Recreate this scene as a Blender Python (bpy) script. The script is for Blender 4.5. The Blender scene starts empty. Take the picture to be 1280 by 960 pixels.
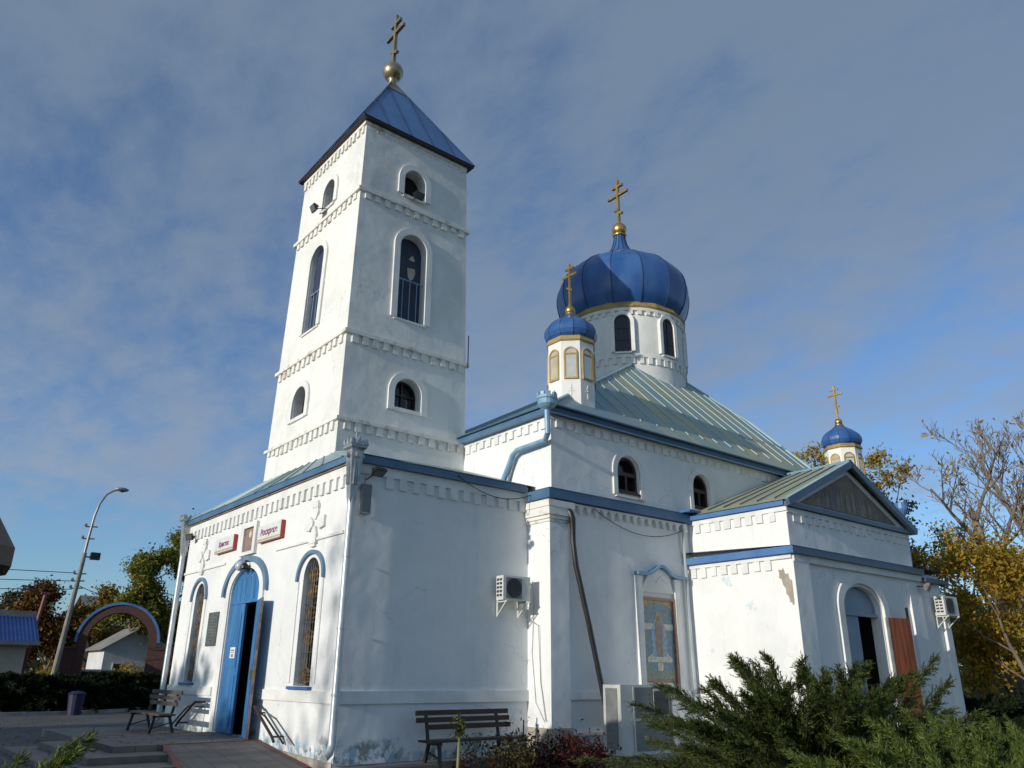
import bpy, bmesh, math, random
import numpy as np
from mathutils import Vector, Matrix
from mathutils.geometry import tessellate_polygon

PI = math.pi
R = math.radians
random.seed(7)
rng = np.random.default_rng(11)
scene = bpy.context.scene
col = scene.collection

# ------------------------------------------------------------------ camera
CAM = Vector((-8.8065, -16.8732, 1.65))
YAW, PITCH, ROLL = 0.8900, 0.3559, 0.0083
cam_data = bpy.data.cameras.new("camera")
cam_data.sensor_width = 36.0
cam_data.lens = 981.1 / 1280 * 36
cam_data.clip_start = 0.05
cam_data.clip_end = 3000
cam = bpy.data.objects.new("camera", cam_data)
col.objects.link(cam)
F = Vector((math.cos(YAW) * math.cos(PITCH), math.sin(YAW) * math.cos(PITCH), math.sin(PITCH)))
RT = Vector((math.sin(YAW), -math.cos(YAW), 0))
UP = RT.cross(F)
R2 = RT * math.cos(ROLL) + UP * math.sin(ROLL)
U2 = -RT * math.sin(ROLL) + UP * math.cos(ROLL)
m = Matrix((R2, U2, -F)).transposed().to_4x4()
m.translation = CAM
cam.matrix_world = m
scene.camera = cam

# ------------------------------------------------------------------ light
SUN_EL, SUN_A = 13.5, 2.6          # elevation; degrees off -X towards -Y
to_sun = Vector((-math.cos(R(SUN_EL)) * math.cos(R(SUN_A)), -math.cos(R(SUN_EL)) * math.sin(R(SUN_A)), math.sin(R(SUN_EL))))
sd = bpy.data.lights.new("sun", 'SUN')
sd.energy = 3.45
sd.angle = R(0.5)
sd.color = (1.0, 0.93, 0.82)
sun = bpy.data.objects.new("sun", sd)
sun.rotation_euler = to_sun.to_track_quat('Z', 'Y').to_euler()
col.objects.link(sun)

world = bpy.data.worlds.new("World")
scene.world = world
world.use_nodes = True
wt = world.node_tree
for n in list(wt.nodes):
    wt.nodes.remove(n)
def WN(t, **kw):
    n = wt.nodes.new(t)
    for k, v in kw.items():
        setattr(n, k, v)
    return n
def wmath(op, a, b=None):
    n = WN('ShaderNodeMath', operation=op)
    for i, s in enumerate((a, b)):
        if s is None: continue
        if isinstance(s, (int, float)): n.inputs[i].default_value = s
        else: wt.links.new(s, n.inputs[i])
    return n.outputs[0]
sky = WN('ShaderNodeTexSky', sky_type='NISHITA', sun_disc=False, sun_elevation=R(SUN_EL), sun_rotation=R(270 - SUN_A),
         altitude=100, air_density=1.0, dust_density=0.6, ozone_density=2.0)
tc = WN('ShaderNodeTexCoord')
sep = WN('ShaderNodeSeparateXYZ')
wt.links.new(tc.outputs['Generated'], sep.inputs[0])
zz = wmath('ADD', wmath('MAXIMUM', sep.outputs[2], 0.0), 0.16)
cmb = WN('ShaderNodeCombineXYZ')
wt.links.new(wmath('DIVIDE', sep.outputs[0], zz), cmb.inputs[0])
wt.links.new(wmath('DIVIDE', sep.outputs[1], zz), cmb.inputs[1])
mp = WN('ShaderNodeMapping')
mp.inputs['Rotation'].default_value = (0, 0, R(-39))
mp.inputs['Scale'].default_value = (1.0, 0.62, 1.0)
mp.inputs['Location'].default_value = (3.1, 1.7, 0)
wt.links.new(cmb.outputs[0], mp.inputs[0])
def wnoise(scale, detail, rough, dist):
    n = WN('ShaderNodeTexNoise')
    n.inputs['Scale'].default_value = scale
    n.inputs['Detail'].default_value = detail
    n.inputs['Roughness'].default_value = rough
    n.inputs['Distortion'].default_value = dist
    wt.links.new(mp.outputs[0], n.inputs['Vector'])
    return n.outputs[0]
big = wnoise(0.8, 4, 0.5, 0.4)
mid = wnoise(2.6, 6, 0.6, 0.15)
fine = wnoise(7.5, 7, 0.62, 0.15)
cl = wmath('ADD', wmath('ADD', wmath('MULTIPLY', big, 0.62), wmath('MULTIPLY', mid, 0.50)), wmath('ADD', wmath('MULTIPLY', fine, 0.60), wmath('MULTIPLY', sep.outputs[2], 0.50)))
ramp = WN('ShaderNodeMapRange', interpolation_type='SMOOTHSTEP')
ramp.inputs['From Min'].default_value = 0.80
ramp.inputs['From Max'].default_value = 1.24
ramp.inputs['To Max'].default_value = 0.84
wt.links.new(cl, ramp.inputs['Value'])
tint = WN('ShaderNodeMix', data_type='RGBA', blend_type='MULTIPLY')
tint.inputs[0].default_value = 1.0
wt.links.new(sky.outputs[0], tint.inputs[6])
tint.inputs[7].default_value = (0.80, 1.04, 1.34, 1)
ccol = WN('ShaderNodeMix', data_type='RGBA')
ccol.inputs[6].default_value = (1.72, 2.32, 3.15, 1)
ccol.inputs[7].default_value = (2.75, 3.3, 4.25, 1)
lowc = WN('ShaderNodeMapRange', interpolation_type='SMOOTHSTEP')
lowc.inputs['From Min'].default_value = 0.62
lowc.inputs['From Max'].default_value = 0.12
lowc.inputs['To Min'].default_value = 0.0
lowc.inputs['To Max'].default_value = 1.0
wt.links.new(wmath('ADD', sep.outputs[2], wmath('MULTIPLY', wmath('SUBTRACT', mid, 0.5), 0.35)), lowc.inputs['Value'])
wt.links.new(lowc.outputs[0], ccol.inputs[0])
mixc = WN('ShaderNodeMix', data_type='RGBA')
wt.links.new(ramp.outputs[0], mixc.inputs[0])
wt.links.new(tint.outputs[2], mixc.inputs[6])
wt.links.new(ccol.outputs[2], mixc.inputs[7])
bg = WN('ShaderNodeBackground')
bg.inputs['Strength'].default_value = 0.115
wt.links.new(mixc.outputs[2], bg.inputs['Color'])
wo = WN('ShaderNodeOutputWorld')
wt.links.new(bg.outputs[0], wo.inputs[0])

scene.view_settings.view_transform = 'Standard'
scene.view_settings.look = 'None'
scene.view_settings.exposure = 0.0
scene.view_settings.gamma = 1.0
scene.view_settings.use_curve_mapping = False

# ------------------------------------------------------------------ materials
class NT:
    def __init__(s, name):
        s.m = bpy.data.materials.new(name)
        s.m.use_nodes = True
        s.t = s.m.node_tree
        s.b = s.t.nodes['Principled BSDF']
        s.geo = None
    def n(s, t, **kw):
        x = s.t.nodes.new(t)
        for k, v in kw.items(): setattr(x, k, v)
        return x
    def l(s, a, b): s.t.links.new(a, b)
    def pos(s, scale=(1, 1, 1), rot=(0, 0, 0), obj=False):
        mp = s.n('ShaderNodeMapping')
        mp.inputs['Scale'].default_value = scale
        mp.inputs['Rotation'].default_value = rot
        if obj:
            s.l(s.n('ShaderNodeTexCoord').outputs['Object'], mp.inputs[0])
        else:
            s.l(s.n('ShaderNodeNewGeometry').outputs['Position'], mp.inputs[0])
        return mp.outputs[0]
    def noise(s, vec, scale, detail=5, rough=0.55, dist=0.0):
        x = s.n('ShaderNodeTexNoise')
        x.inputs['Scale'].default_value = scale
        x.inputs['Detail'].default_value = detail
        x.inputs['Roughness'].default_value = rough
        x.inputs['Distortion'].default_value = dist
        s.l(vec, x.inputs['Vector'])
        return x.outputs[0]
    def rng(s, v, a, b, c=0.0, d=1.0):
        x = s.n('ShaderNodeMapRange', interpolation_type='SMOOTHSTEP')
        x.inputs['From Min'].default_value = a
        x.inputs['From Max'].default_value = b
        x.inputs['To Min'].default_value = c
        x.inputs['To Max'].default_value = d
        s.l(v, x.inputs['Value'])
        return x.outputs[0]
    def mix(s, f, a, b, mode='MIX'):
        x = s.n('ShaderNodeMix', data_type='RGBA', blend_type=mode)
        for i, v in ((0, f), (6, a), (7, b)):
            if isinstance(v, (int, float)): x.inputs[i].default_value = v
            elif isinstance(v, tuple): x.inputs[i].default_value = v if len(v) == 4 else v + (1,)
            else: s.l(v, x.inputs[i])
        return x.outputs[2]
    def math(s, op, a, b=None):
        x = s.n('ShaderNodeMath', operation=op)
        for i, v in enumerate((a, b)):
            if v is None: continue
            if isinstance(v, (int, float)): x.inputs[i].default_value = v
            else: s.l(v, x.inputs[i])
        return x.outputs[0]
    def bump(s, h, strength, dist, prev=None):
        x = s.n('ShaderNodeBump')
        x.inputs['Strength'].default_value = strength
        x.inputs['Distance'].default_value = dist
        s.l(h, x.inputs['Height'])
        if prev: s.l(prev, x.inputs['Normal'])
        return x.outputs[0]
    def fin(s, color, rough=0.6, metal=0.0, normal=None, spec=None):
        if isinstance(color, tuple): s.b.inputs['Base Color'].default_value = color + (1,)
        else: s.l(color, s.b.inputs['Base Color'])
        if isinstance(rough, (int, float)): s.b.inputs['Roughness'].default_value = rough
        else: s.l(rough, s.b.inputs['Roughness'])
        s.b.inputs['Metallic'].default_value = metal
        if normal: s.l(normal, s.b.inputs['Normal'])
        if spec is not None: s.b.inputs['Specular IOR Level'].default_value = spec
        return s.m

def mat(name, c1, c2=None, rough=0.6, metal=0.0, scale=3.0, bump=0.2, bdist=0.01, bscale=None, obj=False, stretch=(1, 1, 1), lo=0.35, hi=0.65, spec=None):
    k = NT(name)
    v = k.pos(stretch, obj=obj)
    if c2 is None: c2 = tuple(x * 0.8 for x in c1)
    f = k.noise(v, scale, 6)
    c = k.mix(k.rng(f, lo, hi), c1, c2)
    nm = k.bump(k.noise(v, bscale or scale * 6, 4), bump, bdist) if bump else None
    return k.fin(c, rough, metal, nm, spec)

def plaster(name, base, dark, peel_top=0.30, peel=True):
    k = NT(name)
    p = k.pos()
    st = k.pos((1.2, 1.2, 0.16))
    n1 = k.noise(p, 0.45, 6, 0.6, 0.4)
    n2 = k.noise(st, 1.9, 6, 0.6)
    n3 = k.noise(p, 2.6, 8, 0.65)
    c = k.mix(k.rng(n1, 0.35, 0.7), base, dark)
    c = k.mix(k.rng(n2, 0.56, 0.8, 0, 0.45), c, tuple(x * 0.8 for x in dark))
    c = k.mix(k.rng(n3, 0.68, 0.74, 0, 0.55), c, (0.50, 0.50, 0.47))
    if peel:
        sp = k.n('ShaderNodeSeparateXYZ'); k.l(k.n('ShaderNodeNewGeometry').outputs['Position'], sp.inputs[0])
        low = k.rng(k.math('ADD', sp.outputs[2], k.math('MULTIPLY', n3, -0.9)), peel_top - 0.75, peel_top - 0.35, 1, 0)
        n4 = k.noise(p, 3.4, 7, 0.7)
        c = k.mix(k.math('MULTIPLY', low, k.rng(n4, 0.48, 0.54, 0, 0.75)), c, (0.22, 0.42, 0.55))
        n5 = k.noise(p, 2.2, 8, 0.7, 0.3)
        c = k.mix(k.math('MULTIPLY', low, k.rng(n5, 0.53, 0.57, 0, 0.8)), c, (0.20, 0.19, 0.17))
    vs_ = k.noise(k.pos((5.5, 5.5, 0.22)), 1.0, 5, 0.65)
    c = k.mix(k.rng(vs_, 0.60, 0.78, 0, 0.38), c, (0.46, 0.47, 0.45))
    pt = k.noise(p, 0.85, 2, 0.4, 1.2)
    c = k.mix(k.rng(pt, 0.60, 0.615, 0, 0.30), c, tuple(min(.84, x * 1.05) for x in base))
    vo = k.n('ShaderNodeTexVoronoi', feature='DISTANCE_TO_EDGE'); vo.inputs['Scale'].default_value = 0.55
    wv = k.n('ShaderNodeVectorMath', operation='ADD'); k.l(p, wv.inputs[0])
    nz = k.n('ShaderNodeTexNoise'); nz.inputs['Scale'].default_value = 2.2; nz.inputs['Detail'].default_value = 6; k.l(p, nz.inputs['Vector'])
    k.l(nz.outputs[1], wv.inputs[1]); k.l(wv.outputs[0], vo.inputs['Vector'])
    crack = k.math('MULTIPLY', k.rng(vo.outputs['Distance'], 0.0, 0.007, 1, 0), k.rng(k.noise(p, .35, 2), .52, .60, 0, .55))
    c = k.mix(crack, c, (0.30, 0.30, 0.29))
    spk = k.noise(p, 9.0, 4, 0.7)
    c = k.mix(k.rng(spk, 0.70, 0.74, 0, 0.5), c, (0.44, 0.42, 0.38))
    und = k.noise(p, 0.55, 3, 0.5)
    fi = k.noise(p, 14, 5, 0.6)
    nm = k.bump(und, 0.35, 0.22)
    nm = k.bump(fi, 0.25, 0.012, nm)
    return k.fin(c, 0.85, 0, nm, 0.25)

M = {}
M['plaster'] = plaster('whitewashed plaster', (0.80, 0.81, 0.80), (0.70, 0.72, 0.72))
M['plaster_tower'] = plaster('old tower plaster', (0.80, 0.80, 0.77), (0.66, 0.67, 0.65), peel=False)
M['trim'] = mat('white plaster trim', (0.80, 0.80, 0.78), (0.68, 0.69, 0.67), 0.8, 0, 1.4, 0.3, 0.01, 16, spec=0.25)
M['trim_old'] = mat('chipped plaster trim', (0.76, 0.75, 0.71), (0.48, 0.42, 0.36), 0.85, 0, 2.6, 0.4, 0.015, 14, lo=0.5, hi=0.72, spec=0.2)
M['blue_paint'] = mat('blue paint', (0.035, 0.12, 0.33), (0.05, 0.16, 0.36), 0.45, 0, 1.5, 0.12, 0.01)
M['blue_fascia'] = mat('blue sheet fascia', (0.055, 0.125, 0.235), (0.085, 0.17, 0.27), 0.42, 0, 1.2, 0.15, 0.01)
M['blue_bright'] = mat('bright blue fascia', (0.05, 0.15, 0.38), (0.075, 0.19, 0.40), 0.45, 0, 1.2, 0.12, 0.01)
M['shaded_blue'] = mat('blue eave sheet darkened for shade', (0.06, 0.105, 0.165), (0.085, 0.13, 0.19), 0.45, 0, 1.2, 0.15, 0.01)  # fascia blue darkened, with the shade of the south face in the colour
M['pipe_blue'] = mat('pale blue pipe paint', (0.16, 0.31, 0.47), (0.24, 0.38, 0.50), 0.4, 0, 2.5, 0.15, 0.01)
M['hood_blue'] = mat('hood moulding blue', (0.11, 0.19, 0.29), (0.15, 0.24, 0.34), 0.5, 0, 2.5, 0.15, 0.01)
M['pipe_white'] = mat('galvanised pipe', (0.52, 0.56, 0.58), (0.40, 0.45, 0.48), 0.4, 0.35, 2.5, 0.15, 0.01)
M['zinc'] = mat('pressed zinc', (0.45, 0.47, 0.47), (0.32, 0.34, 0.35), 0.42, 0.6, 4, 0.2, 0.01)
M['door_blue'] = mat('door blue gloss paint', (0.03, 0.13, 0.34), (0.05, 0.20, 0.42), 0.35, 0, 1.4, 0.2, 0.01, stretch=(3, 3, .5))
M['door_steel'] = mat('grey blue door paint', (0.16, 0.23, 0.33), (0.20, 0.27, 0.37), 0.45, 0, 1.6, 0.15, 0.01)
M['dome'] = mat('blue dome sheet', (0.024, 0.088, 0.28), (0.050, 0.135, 0.34), 0.34, 0.0, 1.3, 0.45, 0.035, 1.6, stretch=(1, 1, .4))
M['seam'] = mat('dark seam', (0.012, 0.03, 0.08), (0.02, 0.05, 0.12), 0.5, 0, 3, 0)
M['gold'] = mat('gilded metal', (0.62, 0.40, 0.13), (0.45, 0.28, 0.09), 0.34, 0.85, 3, 0.2, 0.01)
M['gold_flat'] = mat('gold painted sheet', (0.55, 0.38, 0.14), (0.40, 0.27, 0.10), 0.5, 0.35, 1.6, 0.2, 0.01)
M['brass_old'] = mat('tarnished brass', (0.40, 0.34, 0.22), (0.30, 0.25, 0.16), 0.36, 0.7, 3, 0.2, 0.01)
M['tower_roof'] = mat('blue roof sheet', (0.028, 0.11, 0.30), (0.05, 0.16, 0.36), 0.38, 0.0, 0.8, 0.2, 0.02, 2.5)
M['seam_roof'] = mat('roof seam', (0.30, 0.46, 0.52), (0.38, 0.50, 0.52), 0.45, 0, 2, 0)
M['seam_dark'] = mat('dark roof seam', (0.05, 0.10, 0.16), (0.08, 0.13, 0.18), 0.45, 0, 2, 0)
k = NT('weathered roof sheet')
p = k.pos(); pr = k.pos((0.55, 0.18, 0.18))
c = k.mix(k.rng(k.noise(pr, 1.5, 5, 0.6), 0.46, 0.54), (0.27, 0.36, 0.33), (0.44, 0.42, 0.26))
c = k.mix(k.rng(k.noise(p, 0.9, 6, 0.6), 0.52, 0.66, 0, 0.8), c, (0.46, 0.38, 0.18))
c = k.mix(k.rng(k.noise(p, 0.5, 4, 0.5), 0.52, 0.7, 0, 0.6), c, (0.24, 0.40, 0.48))
sx_ = k.n('ShaderNodeSeparateXYZ'); k.l(p, sx_.inputs[0])
paint_shade = k.rng(k.math('ADD', sx_.outputs[0], k.math('MULTIPLY', k.noise(p, 0.6, 5, 0.6), 5.0)), 11.0, 14.0, 0.75, 0)
c = k.mix(paint_shade, c, (0.15, 0.27, 0.36))  # bluer west end: remaining blue paint plus the shade there, put into the colour
M['nave_roof'] = k.fin(c, 0.55, 0, k.bump(k.noise(p, 2.2, 4), 0.25, 0.03))
M['porch_roof'] = mat('pale weathered roof', (0.16, 0.29, 0.37), (0.25, 0.32, 0.30), 0.42, 0, 0.9, 0.2, 0.02, 2.5)
M['green_roof'] = mat('green grey roof', (0.30, 0.34, 0.25), (0.36, 0.36, 0.22), 0.55, 0, 0.9, 0.2, 0.02, 2.5)
M['brown'] = mat('dark brown frame', (0.045, 0.022, 0.016), (0.03, 0.016, 0.012), 0.5, 0, 4, 0.2, 0.005)
M['eave_wood'] = mat('weathered eave board', (0.16, 0.10, 0.07), (0.28, 0.22, 0.18), 0.8, 0, 5, 0.3, 0.01)
M['glass'] = NT('dark window glass').fin((0.012, 0.014, 0.018), 0.08, 0, None, 0.6)
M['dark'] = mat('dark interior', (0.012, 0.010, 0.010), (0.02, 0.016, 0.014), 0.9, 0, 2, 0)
M['dark_wood'] = mat('dark inner door', (0.03, 0.012, 0.008), (0.05, 0.02, 0.012), 0.5, 0, 3, 0.2, 0.005, stretch=(4, 4, .4))
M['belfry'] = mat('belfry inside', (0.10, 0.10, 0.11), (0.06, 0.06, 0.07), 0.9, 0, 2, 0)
M['netting'] = mat('dark blue netting', (0.018, 0.028, 0.062), (0.030, 0.042, 0.085), .6, 0, 5, .2, .005, stretch=(1, 1, .3))
M['sunlit_hole'] = mat('sunlit hole painted on the netting', (0.50, 0.45, 0.36), (0.42, 0.37, 0.28), .7, 0, 5, 0)
M['bronze'] = mat('bell bronze', (0.55, 0.42, 0.24), (0.45, 0.33, 0.18), 0.45, 0.4, 4, 0.1)
M['black'] = mat('black painted iron', (0.012, 0.012, 0.014), (0.02, 0.02, 0.022), 0.45, 0, 6, 0.2, 0.004)
M['iron_gold'] = mat('gilded ironwork', (0.30, 0.20, 0.07), (0.14, 0.09, 0.04), 0.45, 0.5, 5, 0.2, 0.004)
M['iron_grey'] = mat('grey ironwork', (0.20, 0.20, 0.20), (0.10, 0.10, 0.10), 0.45, 0.5, 5, 0.2, 0.004)
M['hose'] = mat('black corrugated plastic', (0.012, 0.013, 0.015), (0.02, 0.021, 0.023), 0.42, 0, 6, 0)
M['bench_wood'] = mat('dark stained bench plank', (0.045, 0.022, 0.014), (0.065, 0.034, 0.02), 0.5, 0, 3, 0.3, 0.006, stretch=(.5, 3, 3))
M['bench_grey'] = mat('worn grey bench plank', (0.06, 0.045, 0.035), (0.09, 0.07, 0.055), 0.6, 0, 3, 0.3, 0.006)
M['ac_white'] = mat('off white metal casing', (0.62, 0.63, 0.60), (0.54, 0.55, 0.52), 0.4, 0, 1.5, 0.08, 0.004)
M['ac_dark'] = mat('dark grey grille', (0.035, 0.037, 0.04), (0.05, 0.052, 0.055), 0.5, 0, 5, 0)
M['ac_grey'] = mat('grey fan plate', (0.22, 0.23, 0.23), (0.17, 0.18, 0.18), 0.5, 0, 3, 0)
M['copper'] = mat('insulated copper pipe', (0.45, 0.20, 0.10), (0.30, 0.14, 0.08), 0.5, 0.2, 4, 0)
M['red'] = mat('red sign edge', (0.52, 0.045, 0.025), (0.44, 0.045, 0.025), 0.45, 0, 3, 0.1, 0.004)
M['sign_white'] = mat('sign face', (0.74, 0.75, 0.74), (0.66, 0.68, 0.68), 0.4, 0, 2, 0)
M['sign_gold'] = mat('sign gold strip', (0.42, 0.36, 0.14), (0.50, 0.44, 0.22), 0.5, 0, 6, 0)
M['ink'] = mat('plum lettering', (0.26, 0.05, 0.12), (0.30, 0.07, 0.15), 0.5, 0, 4, 0)
M['paper'] = mat('white paper', (0.74, 0.75, 0.76), (0.7, 0.71, 0.72), 0.7, 0, 4, 0)
M['slate'] = mat('dark bronze plaque', (0.10, 0.11, 0.11), (0.14, 0.15, 0.14), 0.45, 0.3, 4, 0.15, 0.004)
M['slate_line'] = mat('plaque relief', (0.18, 0.18, 0.17), (0.22, 0.22, 0.2), 0.45, 0.3, 4, 0)
M['wood_red'] = mat('varnished red brown door', (0.25, 0.066, 0.020), (0.13, 0.032, 0.011), 0.55, 0, 2.2, 0.25, 0.006, stretch=(5, 5, .35), lo=.4, hi=.6)
M['concrete'] = mat('grey concrete', (0.17, 0.16, 0.15), (0.12, 0.115, 0.11), 0.85, 0, 1.6, 0.4, 0.01, 20)
M['concrete_pale'] = mat('pale concrete', (0.34, 0.34, 0.32), (0.24, 0.24, 0.23), 0.85, 0, 1.8, 0.4, 0.01, 20)
k = NT('grey paving slabs')
br = k.n('ShaderNodeTexBrick'); k.l(k.pos((1, 1, 1), (0, 0, R(90))), br.inputs['Vector'])
br.offset = .5; br.inputs['Scale'].default_value = 1.0; br.inputs['Brick Width'].default_value = .5; br.inputs['Row Height'].default_value = .5; br.inputs['Mortar Size'].default_value = .012
br.inputs['Color1'].default_value = (0.17, 0.16, 0.15, 1); br.inputs['Color2'].default_value = (0.135, 0.13, 0.125, 1); br.inputs['Mortar'].default_value = (0.07, 0.068, 0.065, 1)
c = k.mix(k.rng(k.noise(k.pos(), 1.1, 6, .65), .42, .68, 0, .6), br.outputs[0], (0.10, 0.095, 0.09))
M['paving'] = k.fin(c, .85, 0, k.bump(k.noise(k.pos(), 22, 4), .4, .008))
M['red_tile'] = mat('red edging tile', (0.20, 0.055, 0.045), (0.14, 0.05, 0.045), 0.7, 0, 5, 0.2, 0.005)
k = NT('forecourt asphalt')
p = k.pos()
c = k.mix(k.rng(k.noise(p, 0.35, 6, 0.6), .35, .65), (0.055, 0.055, 0.057), (0.085, 0.083, 0.08))
c = k.mix(k.rng(k.noise(p, 40, 3), .5, .62, 0, .5), c, (0.13, 0.125, 0.12))
M['asphalt'] = k.fin(c, 0.9, 0, k.bump(k.noise(p, 60, 3), .4, .006))
k = NT('garden soil and grass')
p = k.pos()
c = k.mix(k.rng(k.noise(p, .25, 6, .6), .4, .6), (0.06, 0.06, 0.025), (0.09, 0.07, 0.04))
c = k.mix(k.rng(k.noise(p, 5, 5), .5, .65, 0, .7), c, (0.045, 0.035, 0.022))
M['soil'] = k.fin(c, 0.95, 0, k.bump(k.noise(p, 20, 4), .6, .03))
k = NT('rough plinth stone')
br = k.n('ShaderNodeTexBrick')
mp_ = k.pos((1, 1, 1), (R(90), 0, R(90)))
k.l(mp_, br.inputs['Vector'])
br.inputs['Color1'].default_value = (0.42, 0.36, 0.29, 1); br.inputs['Color2'].default_value = (0.30, 0.25, 0.20, 1)
br.inputs['Mortar'].default_value = (0.36, 0.34, 0.31, 1)
br.inputs['Scale'].default_value = 4.2; br.inputs['Mortar Size'].default_value = 0.02
M['plinth'] = k.fin(k.mix(k.rng(k.noise(k.pos(), 5, 6), .4, .65, 0, .6), br.outputs[0], (0.5, 0.48, 0.44)), .9, 0, k.bump(br.outputs['Fac'], -.5, .02))
M['beige'] = mat('bare beige plaster', (0.42, 0.37, 0.30), (0.32, 0.28, 0.23), .85, 0, 3, .4, .012, 15)
k = NT('red brick')
br = k.n('ShaderNodeTexBrick'); k.l(k.pos((1, 1, 1), (R(90), 0, 0)), br.inputs['Vector'])
br.inputs['Color1'].default_value = (0.10, 0.036, 0.028, 1); br.inputs['Color2'].default_value = (0.07, 0.026, 0.022, 1)
br.inputs['Mortar'].default_value = (0.08, 0.06, 0.055, 1); br.inputs['Scale'].default_value = 2.2
M['brick'] = k.fin(br.outputs[0], .85, 0, k.bump(br.outputs['Fac'], -.3, .01))
M['brick_orange'] = mat('orange brick wall', (0.40, 0.19, 0.10), (0.30, 0.14, 0.08), .85, 0, 1.2, .3, .01)
M['cream'] = mat('cream render', (0.46, 0.43, 0.36), (0.38, 0.36, 0.31), .85, 0, 1, .2, .01)
M['white_wall'] = mat('white house wall', (0.62, 0.63, 0.64), (0.52, 0.54, 0.56), .8, 0, 1, .2, .01)
M['asbestos'] = mat('grey slate sheet roof', (0.24, 0.235, 0.22), (0.17, 0.17, 0.165), .85, 0, 1, .3, .02, 4)
M['blue_roof'] = mat('blue profiled sheet', (0.022, 0.07, 0.27), (0.028, 0.085, 0.31), .45, 0, 1, 0)
M['gazebo'] = mat('dark brown sheet roof', (0.018, 0.015, 0.015), (0.026, 0.022, 0.02), .55, 0, 2, .2, .01)
M['steel_pole'] = mat('galvanised lamp pole', (0.30, 0.31, 0.30), (0.22, 0.22, 0.21), .5, .4, 2, .2, .006)
M['concrete_pole'] = mat('concrete pole', (0.27, 0.25, 0.22), (0.2, 0.19, 0.17), .85, 0, 2, .3, .01)
M['rust_post'] = mat('red primed post', (0.24, 0.06, 0.045), (0.18, 0.05, 0.04), .6, 0, 2, .2, .006)
M['bin_blue'] = mat('blue bin', (0.010, 0.012, 0.045), (0.014, 0.016, 0.055), .6, 0, 2, .1, .005)
M['car_paint'] = mat('silver car paint', (0.45, 0.47, 0.5), (0.42, 0.44, 0.47), .25, .4, 1, 0)
M['rubber'] = mat('tyre rubber', (0.02, 0.02, 0.02), (0.03, 0.03, 0.03), .8, 0, 4, .2, .006)
M['stone_dark'] = mat('dark granite boulder', (0.045, 0.04, 0.04), (0.07, 0.06, 0.055), .7, 0, 1.5, .6, .05, 5)
M['bark'] = mat('grey brown bark', (0.12, 0.09, 0.065), (0.18, 0.14, 0.10), .9, 0, 1.4, .6, .03, 12, stretch=(1, 1, .3))
M['bark_dark'] = mat('dark shrub bark', (0.03, 0.022, 0.015), (0.05, 0.035, 0.022), .9, 0, 4, .3, .01)
M['bark_pale'] = mat('pale bark', (0.25, 0.20, 0.16), (0.16, 0.125, 0.10), .9, 0, 1.2, .5, .03, 12, stretch=(1, 1, .3))
M['lens'] = NT('lamp lens').fin((0.10, 0.11, 0.12), .12, 0, None, .6)
M['mirror_icon'] = mat('varnished icon gold ground', (0.84, 0.80, 0.66), (0.76, 0.70, 0.52), .16, .5, 3, .05, .004)

def leafmat(name, stops, rough=.6, trans=.25):
    k = NT(name)
    g = k.n('ShaderNodeNewGeometry')
    cr = k.n('ShaderNodeValToRGB')
    k.l(g.outputs['Random Per Island'], cr.inputs[0])
    e = cr.color_ramp.elements
    while len(e) < len(stops): e.new(0.5)
    for i, (p_, c_) in enumerate(stops):
        e[i].position = p_; e[i].color = c_ + (1,)
    k.fin(cr.outputs[0], rough, 0, None, .25)
    tr = k.n('ShaderNodeBsdfTranslucent'); k.l(cr.outputs[0], tr.inputs[0])
    mx = k.n('ShaderNodeMixShader'); mx.inputs[0].default_value = trans
    out = k.t.nodes['Material Output']
    k.l(k.b.outputs[0], mx.inputs[1]); k.l(tr.outputs[0], mx.inputs[2]); k.l(mx.outputs[0], out.inputs[0])
    return k.m
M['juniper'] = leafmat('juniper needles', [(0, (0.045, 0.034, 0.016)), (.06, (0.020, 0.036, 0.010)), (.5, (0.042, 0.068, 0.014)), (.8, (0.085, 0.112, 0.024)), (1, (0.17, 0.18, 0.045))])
M['juniper_lit'] = leafmat('juniper needles lightened as sunlit', [(0, (0.035, 0.058, 0.012)), (.5, (0.080, 0.120, 0.022)), (.85, (0.14, 0.18, 0.035)), (1, (0.24, 0.26, 0.07))])  # lighter copy of the needles with sunlight put into the colour
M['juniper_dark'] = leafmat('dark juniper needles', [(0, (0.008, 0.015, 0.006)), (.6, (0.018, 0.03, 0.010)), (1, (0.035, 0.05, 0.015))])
M['leaf_green'] = leafmat('green autumn leaves', [(0, (0.03, 0.05, 0.012)), (.5, (0.07, 0.09, 0.02)), (.8, (0.14, 0.13, 0.025)), (1, (0.24, 0.16, 0.03))])
M['leaf_ochre'] = leafmat('ochre autumn leaves', [(0, (0.08, 0.075, 0.015)), (.4, (0.21, 0.14, 0.02)), (.75, (0.34, 0.19, 0.025)), (1, (0.38, 0.27, 0.04))], .6, .35)
M['leaf_gold'] = leafmat('golden autumn leaves', [(0, (0.16, 0.16, 0.03)), (.4, (0.36, 0.29, 0.04)), (.75, (0.52, 0.34, 0.04)), (1, (0.46, 0.18, 0.04))], .6, .45)
M['leaf_rust'] = leafmat('rust autumn leaves', [(0, (0.05, 0.025, 0.012)), (.4, (0.13, 0.06, 0.018)), (.75, (0.20, 0.095, 0.02)), (1, (0.22, 0.14, 0.03))])
M['leaf_yellowgreen'] = leafmat('yellow green leaves', [(0, (0.07, 0.10, 0.02)), (.5, (0.15, 0.18, 0.03)), (.8, (0.28, 0.25, 0.04)), (1, (0.40, 0.26, 0.04))], .6, .35)
M['leaf_dull'] = leafmat('dull green leaves', [(0, (0.025, 0.035, 0.012)), (.6, (0.05, 0.065, 0.02)), (1, (0.10, 0.10, 0.03))])
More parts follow.
